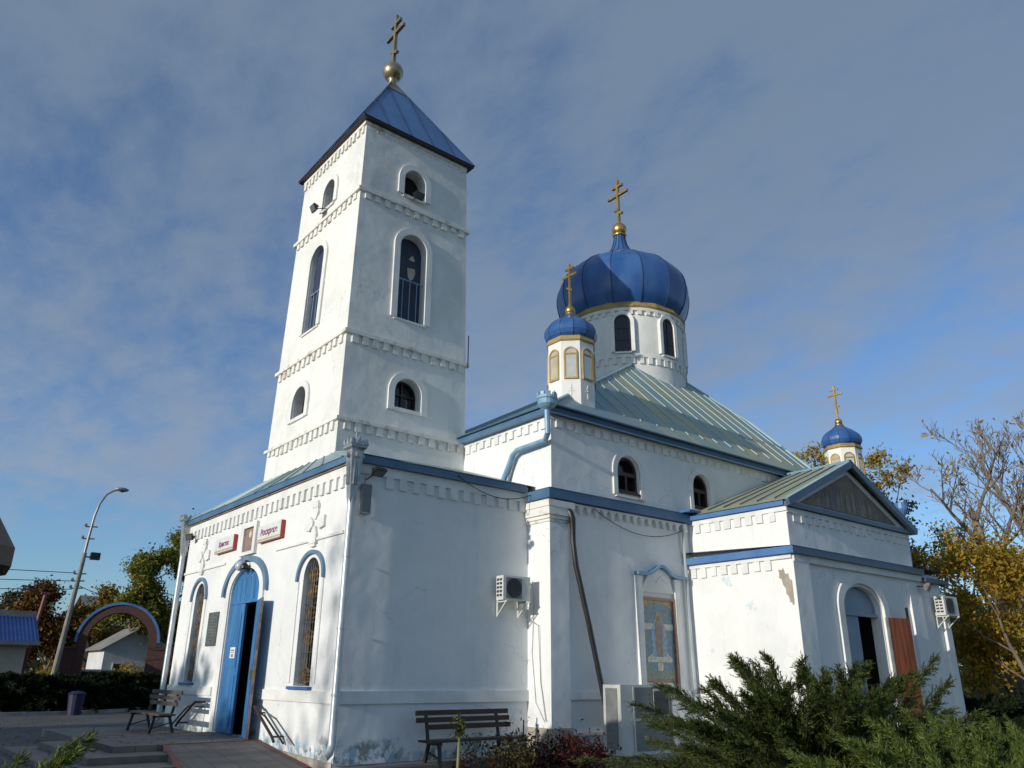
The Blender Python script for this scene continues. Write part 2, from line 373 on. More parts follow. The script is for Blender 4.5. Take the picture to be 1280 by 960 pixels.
M['leaf_red'] = leafmat('wine red leaves', [(0, (0.035, 0.008, 0.008)), (.6, (0.075, 0.018, 0.014)), (1, (0.14, 0.035, 0.02))])
M['leaf_dry'] = leafmat('dry brown leaves', [(0, (0.05, 0.04, 0.015)), (.6, (0.09, 0.075, 0.025)), (1, (0.13, 0.09, 0.03))])
M['grass_dry'] = leafmat('straw coloured grass', [(0, (0.10, 0.10, 0.03)), (.6, (0.26, 0.22, 0.07)), (1, (0.36, 0.30, 0.12))])
M['petal'] = leafmat('red flower petals', [(0, (0.30, 0.02, 0.02)), (.6, (0.45, 0.04, 0.03)), (1, (0.5, 0.07, 0.04))])
M['stem_green'] = mat('pale green stem', (0.20, 0.22, 0.08), (0.14, 0.17, 0.06), .6, 0, 5, 0)

# ------------------------------------------------------------------ mesh helpers
class MB:
    def __init__(s): s.v = []; s.f = []; s.mi = []; s.cur = 0
    def add(s, vs, fs):
        o = len(s.v); s.v += [tuple(x) for x in vs]
        for f in fs:
            s.f.append(tuple(i + o for i in f)); s.mi.append(s.cur)
    def box(s, x0, x1, y0, y1, z0, z1):
        s.boxf(lambda u, v, w: (u, v, w), x0, x1, y0, y1, z0, z1)
    def boxf(s, fr, u0, u1, v0, v1, w0, w1):
        vs = [fr(u, v, w) for u in (u0, u1) for v in (v0, v1) for w in (w0, w1)]
        s.add(vs, [(0, 1, 3, 2), (4, 6, 7, 5), (0, 4, 5, 1), (2, 3, 7, 6), (0, 2, 6, 4), (1, 5, 7, 3)])
    def quad(s, *p): s.add(p, [tuple(range(len(p)))])
    def slab(s, fr, loop, w0, w1, holes=(), back=False):
        """extruded polygon: front face at w1, sides back to w0"""
        loops = [list(loop)] + [list(h) for h in holes]
        flat = [p for l in loops for p in l]
        tris = tessellate_polygon([[Vector((p[0], p[1], 0)) for p in l] for l in loops])
        s.add([fr(u, v, w1) for u, v in flat], tris)
        if back: s.add([fr(u, v, w0) for u, v in flat], tris)
        for l in loops:
            n = len(l)
            s.add([fr(u, v, w1) for u, v in l] + [fr(u, v, w0) for u, v in l], [(i, (i + 1) % n, n + (i + 1) % n, n + i) for i in range(n)])
    def panel(s, fr, loop, holes, t):
        """wall sheet with reveals t deep round each hole"""
        loops = [list(loop)] + [list(h) for h in holes]
        flat = [p for l in loops for p in l]
        tris = tessellate_polygon([[Vector((p[0], p[1], 0)) for p in l] for l in loops])
        s.add([fr(u, v, 0) for u, v in flat], tris)
        for l in loops[1:]:
            n = len(l)
            s.add([fr(u, v, 0) for u, v in l] + [fr(u, v, t) for u, v in l], [(i, (i + 1) % n, n + (i + 1) % n, n + i) for i in range(n)])
    def tube(s, pts, r, n=8, cap=True):
        pts = [Vector(p) for p in pts]
        rs = r if isinstance(r, (list, tuple)) else [r] * len(pts)
        rings = []
        prev = None
        for i, p in enumerate(pts):
            d = (pts[min(i + 1, len(pts) - 1)] - pts[max(i - 1, 0)])
            if d.length < 1e-9: d = Vector((0, 0, 1))
            d.normalize()
            if prev is None:
                a = Vector((0, 0, 1)) if abs(d.z) < .9 else Vector((1, 0, 0))
                x = d.cross(a).normalized()
            else:
                x = (prev - d * prev.dot(d))
                x = x.normalized() if x.length > 1e-6 else d.orthogonal().normalized()
            prev = x
            y = d.cross(x)
            rings.append([p + (x * math.cos(2 * PI * j / n + PI / n) + y * math.sin(2 * PI * j / n + PI / n)) * rs[i] for j in range(n)])
        vs = [q for ring in rings for q in ring]
        fs = []
        for i in range(len(pts) - 1):
            for j in range(n):
                a, b = i * n + j, i * n + (j + 1) % n
                fs.append((a, b, b + n, a + n))
        if cap:
            fs.append(tuple(range(n))[::-1]); fs.append(tuple(range((len(pts) - 1) * n, len(pts) * n)))
        s.add(vs, fs)
    def bar(s, a, b, w, h):
        a, b = Vector(a), Vector(b); d = (b - a).normalized()
        up = Vector((0, 0, 1)) if abs(d.z) < .95 else Vector((1, 0, 0))
        x = d.cross(up).normalized() * w / 2; y = x.cross(d).normalized() * h / 2
        vs = [p + sx * x + sy * y for p in (a, b) for sx, sy in ((-1, -1), (1, -1), (1, 1), (-1, 1))]
        s.add(vs, [(0, 1, 2, 3)[::-1], (4, 5, 6, 7), (0, 1, 5, 4), (1, 2, 6, 5), (2, 3, 7, 6), (3, 0, 4, 7)])
    def lathe(s, prof, c, n=32, scal=0.0, gores=0, ph=0.0, cap=False):
        cx, cy = c[0], c[1]
        vs = []
        for r, z in prof:
            for j in range(n):
                a = 2 * PI * j / n + ph
                k_ = 1.0
                if gores: k_ = 1 + scal * (abs(math.sin(gores * (a - ph) / 2)) - .6)
                vs.append((cx + r * k_ * math.cos(a), cy + r * k_ * math.sin(a), z))
        fs = []
        for i in range(len(prof) - 1):
            for j in range(n):
                a, b = i * n + j, i * n + (j + 1) % n
                fs.append((a, b, b + n, a + n))
        if cap: fs.append(tuple(range(n))[::-1]); fs.append(tuple(range((len(prof) - 1) * n, len(prof) * n)))
        s.add(vs, fs)
    def ball(s, c, r, n=20):
        prof = [(max(r * math.sin(PI * i / 12), 1e-4), c[2] - r * math.cos(PI * i / 12)) for i in range(13)]
        s.lathe(prof, c, n)
    def build(s, name, mats, parent=None, smooth=False, label=None):
        me = bpy.data.meshes.new(name)
        me.from_pydata(s.v, [], s.f)
        for x in (mats if isinstance(mats, (list, tuple)) else [mats]): me.materials.append(M[x] if isinstance(x, str) else x)
        if any(s.mi): me.polygons.foreach_set('material_index', s.mi)
        if smooth: me.polygons.foreach_set('use_smooth', [True] * len(s.f))
        me.update()
        bm = bmesh.new(); bm.from_mesh(me)
        bmesh.ops.recalc_face_normals(bm, faces=bm.faces)
        bm.to_mesh(me); bm.free()
        if smooth == 'auto':
            me.set_sharp_from_angle(angle=R(35))
        o = bpy.data.objects.new(name, me); col.objects.link(o)
        if parent:
            o.parent = parent
            o.matrix_parent_inverse = parent.matrix_world.inverted() if parent.type == 'EMPTY' and not parent.parent else Matrix()
        if label: o['label'] = label
        return o

def tag(o, label=None, cat=None, group=None, kind=None):
    if label: o['label'] = label
    if cat: o['category'] = cat
    if group: o['group'] = group
    if kind: o['kind'] = kind
    return o
def thing(name, loc, label, cat, group=None):
    o = bpy.data.objects.new(name, None); o.empty_display_size = .3
    o.matrix_world = Matrix.Translation(Vector(loc))
    col.objects.link(o)
    return tag(o, label, cat, group)
def part_of(name, mb, mats, parent, smooth=False, label=None):
    """world-space geometry under a parent thing or part"""
    o = mb.build(name, mats, None, smooth, label)
    o.parent = parent
    q = parent; loc = Vector((0, 0, 0))
    while q: loc += Vector(q.location); q = q.parent
    if loc.length > 1e-9:
        o.data.transform(Matrix.Translation(-loc))
    return o

def FW(x0): return lambda u, v, w: (x0 + w, u, v)          # faces -X, u = y
def FE(x0): return lambda u, v, w: (x0 - w, u, v)
def FS(y0): return lambda u, v, w: (u, y0 + w, v)          # faces -Y, u = x
def FN(y0): return lambda u, v, w: (u, y0 - w, v)
def arch(u0, u1, v0, vs, rise, n=14):
    c, r = (u0 + u1) / 2, (u1 - u0) / 2
    p = [(u0, v0), (u1, v0)]
    return p + [(c + r * math.cos(PI * i / n), vs + rise * math.sin(PI * i / n)) for i in range(n + 1)]
def arch_line(u0, u1, vs, rise, n=18, a0=0, a1=PI):
    c, r = (u0 + u1) / 2, (u1 - u0) / 2
    return [(c + r * math.cos(a0 + (a1 - a0) * i / n), vs + rise * math.sin(a0 + (a1 - a0) * i / n)) for i in range(n + 1)]
def arch_trim(mb, fr, u0, u1, v0, vs, rise, wd, w0, w1, foot=None):
    """raised surround: inner line u0..u1, width wd"""
    inner = [(u1, v0)] + arch_line(u0, u1, vs, rise) + [(u0, v0)]
    outer = [(u0 - wd, v0)] + arch_line(u0 - wd, u1 + wd, vs, rise + wd)[::-1] + [(u1 + wd, v0)]
    mb.slab(fr, inner + outer, w0, w1)
def teeth(mb, fr, u0, u1, v0, v1, pitch, width, w0, w1):
    n = max(1, int(round((u1 - u0) / pitch)))
    p = (u1 - u0) / n
    for i in range(n):
        a = u0 + p * i + (p - width) / 2
        j = random.uniform(-.02, .02); q = random.uniform(-.018, .018)
        if random.random() < .05: j += random.uniform(.03, .12)
        mb.boxf(fr, a + q, a + q + width + random.uniform(-.02, .02), v0 + j, v1, w0, w1 + random.uniform(-.014, .010))

# ------------------------------------------------------------------ ground
def structure(name, mb, mats, **kw):
    o = mb.build(name, mats, **kw); o['kind'] = 'structure'; return o
GZ = -0.30
g = MB(); g.quad((-900, -900, GZ), (1500, -900, GZ), (1500, 1500, GZ), (-900, 1500, GZ)); structure('ground', g, 'soil')
g = MB(); g.quad((-40, -14, GZ + .004), (0.0, -14, GZ + .004), (0.0, 29.0, GZ + .004), (-40, 29.0, GZ + .004)); structure('forecourt', g, 'asphalt')
g = MB(); g.quad((0.004, 13.0, GZ + .004), (5.4, 13.0, GZ + .004), (5.4, 34.0, GZ + .004), (0.004, 29.0, GZ + .004)); structure('side_path', g, 'asphalt')
# kerb of the planted bed
kp = [(-22, 28.6), (-8, 28.8), (-2.0, 28.9), (1.2, 29.2), (3.6, 30.8), (5.8, 34.4), (7.2, 37.5)]
kb = MB()
for a, b in zip(kp, kp[1:]): kb.bar((a[0], a[1], GZ + .06), (b[0], b[1], GZ + .06), .25, .2)
structure('kerb', kb, 'concrete_pale')
# landing, steps, ramp
st = MB()
st.box(-3.5, -0.02, 3.9, 7.6, -.05, .08)
structure('entrance_landing', st, 'paving')
st = MB()
st.box(-2.35, -.03, 3.9, 4.02, .0805, .086)
st.box(-3.5, -.03, 7.46, 7.6, .0805, .086)
structure('landing_edging', st, 'red_tile')
st = MB()
st.box(-4.2, -2.42, 2.9, 8.2, -.19, -.055); st.box(-4.9, -2.42, 1.7, 8.9, -.32, -.195)
structure('entrance_steps', st, 'concrete')
rp = MB()
rp.add([(-2.40, 3.9, .07), (-.05, 3.9, .07), (-.05, .9, -.29), (-2.85, .9, -.29),
        (-2.40, 3.9, -.35), (-.05, 3.9, -.35), (-.05, .9, -.35), (-2.85, .9, -.35)],
       [(0, 1, 2, 3), (0, 3, 7, 4), (1, 5, 6, 2), (3, 2, 6, 7), (0, 4, 5, 1)])
structure('ramp', rp, 'paving')
rp = MB()
rp.add([(-2.42, 3.88, .078), (-2.30, 3.88, .078), (-2.75, .9, -.282), (-2.87, .9, -.282)], [(0, 1, 2, 3)])
rp.add([(-.20, 3.88, .078), (-.07, 3.88, .078), (-.07, .9, -.282), (-.20, .9, -.282)], [(0, 1, 2, 3)])
rp.add([(-2.75, .9, GZ + .009), (-2.87, .9, GZ + .009), (-3.3, -2.4, GZ + .009), (-3.18, -2.4, GZ + .009)], [(0, 1, 2, 3)])
structure('ramp_edging', rp, 'red_tile')
st = MB(); st.box(-3.4, -.02, 7.604, 12.4, -.34, .02); structure('side_terrace', st, 'paving')
st = MB(); st.box(0.0, 5.4, -.9, -.006, -.34, -.20); st.box(5.5, 12, -1.9, -.94, -.34, -.19)
structure('wall_apron', st, 'concrete')

# ------------------------------------------------------------------ church
church = thing('church', (0, 0, 0), 'white Orthodox church with blue onion domes and a square bell tower', 'church')
def CP(name, mb, mats, smooth=False, parent=None, label=None):
    o = mb.build(name, mats, None, smooth, label); o.parent = parent or church; return o

L1, W = 5.485, 11.99
Z1, Z1T = 6.50, 6.69
# --- west porch walls
wins = [(1.49, 2.38), (9.72, 10.55)]
dL, dR = 5.12, 7.33
holes = [arch(a, b, 1.38, 3.92, .5) for a, b in wins] + [arch(dL, dR, .06, 3.87, .68)]
b_ = MB()
b_.panel(FW(0), [(0, -.34), (W, -.34), (W, Z1 + .2), (0, Z1 + .2)], holes, .42)
b_.panel(FS(0), [(0, -.34), (L1, -.34), (L1, Z1 + .2), (0, Z1 + .2)], [], 0)
b_.panel(FN(W), [(0, -.34), (L1, -.34), (L1, Z1 + .2), (0, Z1 + .2)], [], 0)
porch = CP('porch_wall', b_, 'plaster')
# plinth + band + frieze
b_ = MB()
b_.slab(FW(0), [(.003, -.34), (3.9, -.34), (3.9, -.04), (2.6, -.07), (1.2, -.12), (.003, -.15)], 0, -.045)
CP('stone_plinth', b_, 'plinth')
b_ = MB()
b_.boxf(FW(0), -.05, dL - .55, 1.03, 1.28, 0, -.05); CP('string_course', b_, 'trim')
b_ = MB(); b_.boxf(FW(0), dR + .55, W, 1.03, 1.28, 0, -.05); CP('string_course', b_, 'trim')
b_ = MB(); b_.boxf(FS(0), .0, L1 - .003, 1.03, 1.30, 0, -.055); CP('string_course', b_, 'trim')
b_ = MB()
b_.boxf(FW(0), -.045, W + .045, 6.28, 6.50, 0, -.06)
teeth(b_, FW(0), .45, W - .3, 5.98, 6.28, .365, .2, 0, -.06)
b_.boxf(FS(0), .001, L1 - .05, 6.26, 6.50, 0, -.055)
teeth(b_, FS(0), .75, L1 - .05, 5.98, 6.26, .375, .21, 0, -.055)
CP('porch_cornice', b_, 'trim')
b_ = MB()
b_.boxf(FW(0), .35, 4.3, 4.83, 4.90, 0, -.045); CP('wall_ledge', b_, 'trim')
b_ = MB(); b_.boxf(FW(0), 8.1, W, 4.83, 4.90, 0, -.045)
CP('wall_ledge', b_, 'trim')
b_ = MB(); b_.boxf(FW(0), -.10, W + .1, 6.502, 6.545, 0, -.11); CP('eave_board', b_, 'eave_wood')
b_ = MB()
b_.boxf(FW(0), -.18, W + .18, 6.547, 6.70, 0, -.18)
b_.boxf(FS(0), .004, L1 - .18, 6.505, 6.692, 0, -.17)
CP('porch_fascia', b_, 'blue_fascia')
# porch roof
e = .2
rv = [(-e, -e, 6.705), (L1 + .1, -e, 6.705), (L1 + .1, 3.35, 7.86), (1.03, 3.35, 7.66), (1.03, 8.51, 7.66), (L1 + .1, 8.51, 7.86), (L1 + .1, W + e, 6.705), (-e, W + e, 6.705)]
b_ = MB(); b_.add(rv, [(0, 1, 2, 3), (0, 3, 4, 7), (7, 4, 5, 6)])
for i in range(11):
    y = .4 + i * 1.12
    t = (y + e) / (W + 2 * e); yt = 3.35 + t * 5.16
    b_.bar((-e, y, 6.72), (1.03, yt, 7.675), .03, .035)
b_.tube([rv[0], rv[3]], .03, 6); b_.tube([rv[7], rv[4]], .03, 6)
CP('porch_roof', b_, 'porch_roof')
# west windows
for a, b in wins:
    c_ = (a + b) / 2
    fr = FW(0)
    w_ = MB()
    arch_trim(w_, fr, a + .05, b - .05, 1.40, 3.92, .45, .06, .41, .30)
    w_.boxf(fr, c_ - .03, c_ + .03, 1.4, 4.35, .41, .32)
    for z in (2.2, 3.1, 3.9): w_.boxf(fr, a + .03, b - .03, z, z + .05, .405, .325)
    win = CP('window', w_, 'brown', label='tall arched window with a gilded iron grille')
    w_ = MB(); w_.slab(fr, arch(a - .02, b + .02, 1.36, 3.92, .52), .45, .40); CP('pane', w_, 'glass', parent=win)
    w_ = MB(); w_.boxf(fr, a - .14, b + .14, 1.30, 1.37, .3, -.12); CP('sill', w_, 'blue_paint', parent=win)
    w_ = MB(); arch_trim(w_, fr, a - .24, b + .24, 3.87, 3.93, .58, .095, 0, -.075); CP('hood_moulding', w_, 'hood_blue', parent=win)
    w_ = MB()
    for s_ in (a - .30, b + .20): w_.boxf(fr, s_, s_ + .1, 1.45, 3.865, 0, -.03)
    w_.boxf(fr, a - .16, b + .16, 1.22, 1.298, 0, -.06)
    CP('surround', w_, 'trim', parent=win)
    w_ = MB(); gx = .10
    def GP(u, v): return fr(u, v, gx)
    n_ = 7
    for i in range(n_):
        u = a + .07 + (b - a - .14) * i / (n_ - 1)
        top = 3.92 + .5 * math.sqrt(max(0, 1 - ((u - c_) / ((b - a) / 2)) ** 2)) - .02
        w_.tube([GP(u, 1.42), GP(u, top)], .011, 5)
    for z in (1.48, 2.15, 2.85, 3.3, 3.85): w_.tube([GP(a, z), GP(b, z)], .012, 5)
    CP('grille', w_, 'iron_grey', parent=win)
    w_ = MB()
    def ring(u, v, ru, rv_): w_.tube([GP(u + ru * math.cos(t), v + rv_ * math.sin(t)) for t in [2 * PI * i / 14 for i in range(15)]], .016, 5, False)
    for z in (1.62, 2.5, 3.07, 3.58, 4.0):
        ring(c_, z, .15, .17); ring(c_ - .2, z, .09, .12); ring(c_ + .2, z, .09, .12)
        w_.tube([GP(c_ - .3, z), GP(c_ + .3, z)], .014, 5); w_.tube([GP(c_, z - .22), GP(c_, z + .22)], .016, 5)
    for z in (1.55, 1.7): w_.tube([GP(a + .03, z), GP(b - .03, z)], .014, 5)
    w_.tube([GP(c_, 1.45), GP(c_, 4.25)], .013, 5)
    CP('grille_ornament', w_, 'iron_gold', parent=win)
# west door
fr = FW(0)
d_ = MB()
arch_trim(d_, fr, dL - .40, dR + .40, 3.82, 3.87, .86, .17, 0, -.10)
CP('door_hood', d_, 'hood_blue')
d_ = MB(); arch_trim(d_, fr, dL - .02, dR + .02, .09, 3.87, .69, .28, 0, -.05); CP('door_surround', d_, 'trim')
d_ = MB()
d_.slab(fr, arch(dL, dR, 3.62, 3.87, .66), .16, .07)
for i in range(6):
    u = dL + .25 + i * .34
    d_.boxf(fr, u, u + .02, 3.66, 4.3, .07, .062)
d_.boxf(fr, dL, dR, 3.56, 3.64, .16, .03)
door = CP('door', d_, 'door_blue', label='blue arched double door with one leaf standing open')
d_ = MB(); d_.boxf(fr, 6.22, dR, .09, 3.56, .12, .05)
for z0, z1_ in ((.3, 1.6), (1.8, 3.3)): d_.boxf(fr, 6.4, 7.15, z0, z1_, .05, .035)
leafm = CP('leaf', d_, 'door_blue', parent=door)
d_ = MB()
h0 = Vector((-.02, 5.14, 0)); ang = R(164); dirv = Vector((-math.sin(ang), math.cos(ang), 0)); nr = Vector((math.cos(ang), math.sin(ang), 0))
def FL(u, v, w): q = h0 + dirv * u + nr * w; return (q.x, q.y, v)
d_.boxf(FL, 0, 1.08, .10, 3.56, -.03, .03)
for z0, z1_ in ((.3, 1.6), (1.8, 3.3)):
    d_.boxf(FL, .15, .93, z0, z1_, .03, .045); d_.boxf(FL, .15, .93, z0, z1_, -.03, -.045)
lf = CP('leaf', d_, 'door_blue', parent=door, label='open leaf swung out against the wall')
d_ = MB(); d_.boxf(FL, .98, 1.02, 1.5, 1.75, .03, .10); d_.boxf(FL, .97, 1.03, 1.4, 1.85, .03, .04); CP('handle', d_, 'brass_old', parent=door)
d_ = MB(); d_.boxf(FL, 1.081, 1.10, .1, 3.56, -.032, .032); CP('leaf_edge', d_, 'eave_wood', parent=door)
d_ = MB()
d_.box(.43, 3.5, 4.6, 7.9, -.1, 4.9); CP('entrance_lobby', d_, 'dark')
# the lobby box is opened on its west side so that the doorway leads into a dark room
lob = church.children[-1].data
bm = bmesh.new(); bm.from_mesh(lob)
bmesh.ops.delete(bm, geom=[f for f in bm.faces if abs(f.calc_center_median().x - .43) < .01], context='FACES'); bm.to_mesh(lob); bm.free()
d_ = MB(); d_.box(1.4, 1.46, 5.3, 6.4, .05, 3.2); CP('inner_door', d_, 'dark_wood')
# relief crosses
def relief_cross(cy, cz):
    r_ = MB(); fr = FW(0)
    def bx(u0, u1, v0, v1, w=-.07): r_.boxf(fr, cy + u0, cy + u1, cz + v0, cz + v1, 0, w)
    # four arms, each widening, round an open middle
    r_.slab(fr, [(cy - .10, cz + .58), (cy + .10, cz + .58), (cy + .16, cz + .28), (cy + .06, cz + .10), (cy - .06, cz + .10), (cy - .16, cz + .28)], 0, -.07)
    r_.slab(fr, [(cy - .12, cz - .60), (cy - .16, cz - .28), (cy - .06, cz - .08), (cy + .06, cz - .08), (cy + .16, cz - .28), (cy + .12, cz - .60)], 0, -.07)
    r_.slab(fr, [(cy + .54, cz - .13), (cy + .54, cz + .15), (cy + .28, cz + .2), (cy + .10, cz + .06), (cy + .10, cz - .06), (cy + .28, cz - .18)], 0, -.07)
    r_.slab(fr, [(cy - .54, cz - .13), (cy - .28, cz - .18), (cy - .10, cz - .06), (cy - .10, cz + .06), (cy - .28, cz + .2), (cy - .54, cz + .15)], 0, -.07)
    bx(-.16, .16, .40, .50, -.085); bx(-.18, .18, -.52, -.42, -.085)
    CP('relief_cross', r_, 'trim')
relief_cross(1.92, 5.28); relief_cross(10.2, 5.30)
# icon niche frame above the door
r_ = MB(); fr = FW(0)
for u0, u1, v0, v1 in ((5.72, 6.9, 5.74, 5.88), (5.72, 6.9, 4.93, 5.03), (5.72, 5.92, 5.03, 5.74), (6.66, 6.9, 5.03, 5.74)): r_.boxf(fr, u0, u1, v0, v1, 0, -.10)
CP('icon_frame', r_, 'trim')

# --- nave, lower storey
NY = -.85; NYN = W + .85; PX = 6.15; NXE = 20.0; NX = 5.6; UY = -.87
b_ = MB()
b_.panel(FS(NY), [(L1, -.34), (NXE, -.34), (NXE, 6.5), (L1, 6.5)], [], 0)
b_.panel(FW(L1), [(NY, -.34), (0.01, -.34), (0.01, 6.5), (NY, 6.5)], [], 0)
CP('nave_wall', b_, 'plaster')
b_ = MB()
b_.panel(FW(L1), [(W, -.34), (NYN, -.34), (NYN, 6.5), (W, 6.5)], [], 0)
b_.panel(FN(NYN), [(L1, -.34), (NXE, -.34), (NXE, 6.5), (L1, 6.5)], [], 0)
CP('nave_wall', b_, 'plaster')
b_ = MB()
b_.box(L1 - .012, PX, -.93, -.002, -.34, 5.62)
CP('corner_pilaster', b_, 'plaster')
b_ = MB()
for o_, z0, z1_ in ((.03, 5.62, 5.70), (.07, 5.70, 5.80), (.12, 5.80, 6.02)):
    b_.box(L1 - .012 - o_, PX + o_, -.93 - o_, -.004, z0, z1_)
b_.box(L1 - .16, PX + .15, -1.07, -.005, 6.02, 6.2)
CP('pilaster_capital', b_, 'trim_old')
b_ = MB(); b_.box(L1 - .03, PX + .03, -.955, -.01, -.34, .42); CP('pilaster_base', b_, 'beige')
b_ = MB()
b_.boxf(FS(NY), PX, 11.3, 1.08, 1.28, 0, -.06); b_.boxf(FS(NY), PX + .001, 11.3, .22, .30, 0, -.10)
b_.boxf(FS(NY), PX + .002, 11.3, -.34, .215, 0, -.06)
CP('nave_string_course', b_, 'plaster')
# arched corbel table
lp = [(PX + .15, 6.22), (PX + .15, 5.95)]
n_ = 15; p_ = (11.3 - PX - .3) / n_
for i in range(n_):
    a = PX + .2 + i * p_
    lp += [(a, 5.95), (a + .02, 6.06)] + [(a + p_ / 2 - (p_ / 2 - .07) * math.cos(PI * j / 6) - .025, 6.08 + .09 * math.sin(PI * j / 6)) for j in range(7)] + [(a + p_ - .07, 5.95)]
lp += [(11.32, 5.95), (11.32, 6.22)]
b_ = MB(); b_.slab(FS(NY), lp, 0, -.11)
CP('corbel_table', b_, 'trim')
b_ = MB()
b_.box(L1 - .15, 11.36, -1.08, NY, 6.25, 6.515); b_.box(L1 - .15, L1 + .1, NY, -.17, 6.252, 6.513)
CP('nave_lower_fascia', b_, 'blue_fascia')
b_ = MB(); b_.add([(L1 - .17, -1.10, 6.52), (11.5, -1.10, 6.52), (11.5, UY, 6.60), (NX, UY, 6.60), (NX, -.17, 6.6), (L1 - .17, -.17, 6.52)], [(0, 1, 2, 3), (0, 3, 4, 5)])
CP('nave_ledge', b_, 'blue_fascia')
# --- nave, upper storey
uw = [(8.25, 9.22), (11.82, 12.70)]
b_ = MB()
b_.panel(FS(UY), [(NX, 6.45), (NXE, 6.45), (NXE, 8.86), (NX, 8.86)], [arch(a, b, 6.9, 7.5, .5) for a, b in uw], .3)
b_.panel(FW(NX), [(UY, 6.45), (W - UY, 6.45), (W - UY, 8.86), (UY, 8.86)], [], 0)
b_.panel(FN(W - UY), [(NX, 6.45), (NXE, 6.45), (NXE, 8.86), (NX, 8.86)], [], 0)
b_.panel(FE(NXE), [(UY, -.3), (W - UY, -.3), (W - UY, 8.86), (W - 2.2, 12.1), (2.2, 12.1), (UY, 8.86)], [], 0)
CP('upper_wall', b_, 'plaster')
for a, b in uw:
    fr = FS(UY); c_ = (a + b) / 2
    w_ = MB(); arch_trim(w_, fr, a + .09, b - .09, 6.93, 7.5, .42, .10, .29, .08)
    w_.boxf(fr, a, b, 6.88, 6.96, .29, .04); w_.boxf(fr, a + .05, b - .05, 7.40, 7.52, .285, .06)
    w_.boxf(fr, c_ - .04, c_ + .04, 6.95, 7.42, .285, .07)
    w_.boxf(fr, a - .06, b + .08, 6.83, 6.885, .2, -.06)
    win = CP('window', w_, 'brown', label='small arched window with a dark brown frame')
    w_ = MB(); w_.slab(fr, arch(a - .02, b + .02, 6.86, 7.5, .52), .31, .27); CP('pane', w_, 'glass', parent=win)
    w_ = MB(); arch_trim(w_, fr, a - .02, b + .02, 6.76, 7.5, .53, .17, 0, -.07); CP('surround', w_, 'trim', parent=win)
    w_ = MB(); w_.boxf(fr, a - .1, b + .2, 6.70, 6.755, 0, -.08); CP('sill', w_, 'trim_old', parent=win)
b_ = MB()
teeth(b_, FS(UY), NX + .1, NXE, 8.38, 8.60, .385, .22, 0, -.05); b_.boxf(FS(UY), NX + .0, NXE, 8.60, 8.70, 0, -.055)
teeth(b_, FW(NX), UY + .1, 3.3, 8.36, 8.60, .385, .22, 0, -.05); b_.boxf(FW(NX), UY - .05, W - UY, 8.60, 8.70, 0, -.055)
CP('nave_cornice', b_, 'trim')
b_ = MB()
b_.cur = 1; b_.box(NX - .25, NXE + .2, UY - .25, UY, 8.70, 8.88); b_.cur = 0; b_.box(NX - .25, NX, UY, W - UY + .25, 8.702, 8.878); b_.box(NX, NXE + .2, W - UY, W - UY + .25, 8.70, 8.88)
M['shade_navy'] = mat('navy eave sheet', (0.028, 0.065, 0.13), (0.045, 0.09, 0.16), 0.42, 0, 1.2, 0.15, 0.01)  # darker copy of the fascia blue, south side's shade put into the colour
CP('nave_fascia', b_, ['blue_fascia', 'shade_navy'])
b_ = MB(); b_.box(NX - .29, NXE + .2, UY - .29, UY - .252, 8.675, 8.70); CP('gutter_lip', b_, 'pipe_blue')
b_ = MB()
b_.box(NX - .33, NXE + .2, UY - .34, UY - .16, 8.885, 8.93)
b_.box(NX - .33, NX - .16, UY - .16, W - UY + .25, 8.885, 8.93)
CP('eave_edge', b_, 'seam_dark')
# nave roof: steep pyramid round the drum, half-hipped at the east end
YC = 5.95; DC = (16.4, 5.95)
EZ = 8.90; y0_ = UY - .26; x0_ = NX - .26
S_ = [(x0_, y0_, EZ), (NXE + .1, y0_, EZ), (NXE + .1, 2.2, 12.2), (17.6, 4.9, 15.0), (16.3, 4.9, 15.0)]
mir = lambda p: (p[0], 2 * YC - p[1], p[2])
N_ = [mir(p) for p in S_]
b_ = MB()
b_.add(S_, [(0, 1, 2, 3, 4)]); b_.add(N_, [(4, 3, 2, 1, 0)])
b_.add([S_[0], S_[4], N_[4], N_[0]], [(0, 1, 2, 3)]); b_.add([S_[2], N_[2], N_[3], S_[3]], [(0, 1, 2, 3)]); b_.add([S_[4], S_[3], N_[3], N_[4]], [(0, 1, 2, 3)])
CP('nave_roof', b_, 'nave_roof')
b_ = MB()
sl = (15.0 - EZ) / (4.9 - y0_)
nx_ = 26
for i in range(nx_):
    x = x0_ + .5 + i * .80
    if x > NXE: break
    # where the seam meets the hip or the drum
    t = (x - S_[0][0]) / (S_[4][0] - S_[0][0])
    ytop = y0_ + min(1, t) * (4.9 - y0_)
    if x > 17.6: ytop = min(ytop, 4.9 - (x - 17.6) / (NXE - 17.6) * 2.7)
    yb = y0_ + .55
    if ytop < yb + .3: continue
    b_.bar((x, yb, EZ + sl * (yb - y0_) + .012), (x, ytop, EZ + sl * (ytop - y0_) + .012), .04, .035)
b_.tube([Vector(S_[0]) + Vector((0, 0, .03)), Vector(S_[4]) + Vector((0, 0, .03))], .05, 6)
b_.tube([Vector(S_[1]) + Vector((0, 0, .03)), Vector(S_[2]) + Vector((0, 0, .03)), Vector(S_[3]) + Vector((0, 0, .03))], .05, 6)
sw = (15.0 - EZ) / (16.3 - x0_)
for i in range(20):
    y = y0_ + .8 + i * .80
    t = (y - y0_) / (4.9 - y0_) if y < YC else (2 * YC - y - y0_) / (4.9 - y0_)
    xt = x0_ + min(1, t) * (16.3 - x0_)
    if t < .08: continue
    b_.bar((x0_ + .3, y, EZ + sw * .3 + .012), (xt, y, EZ + sw * (xt - x0_) + .012), .04, .035)
CP('roof_seams', b_, 'seam_roof')

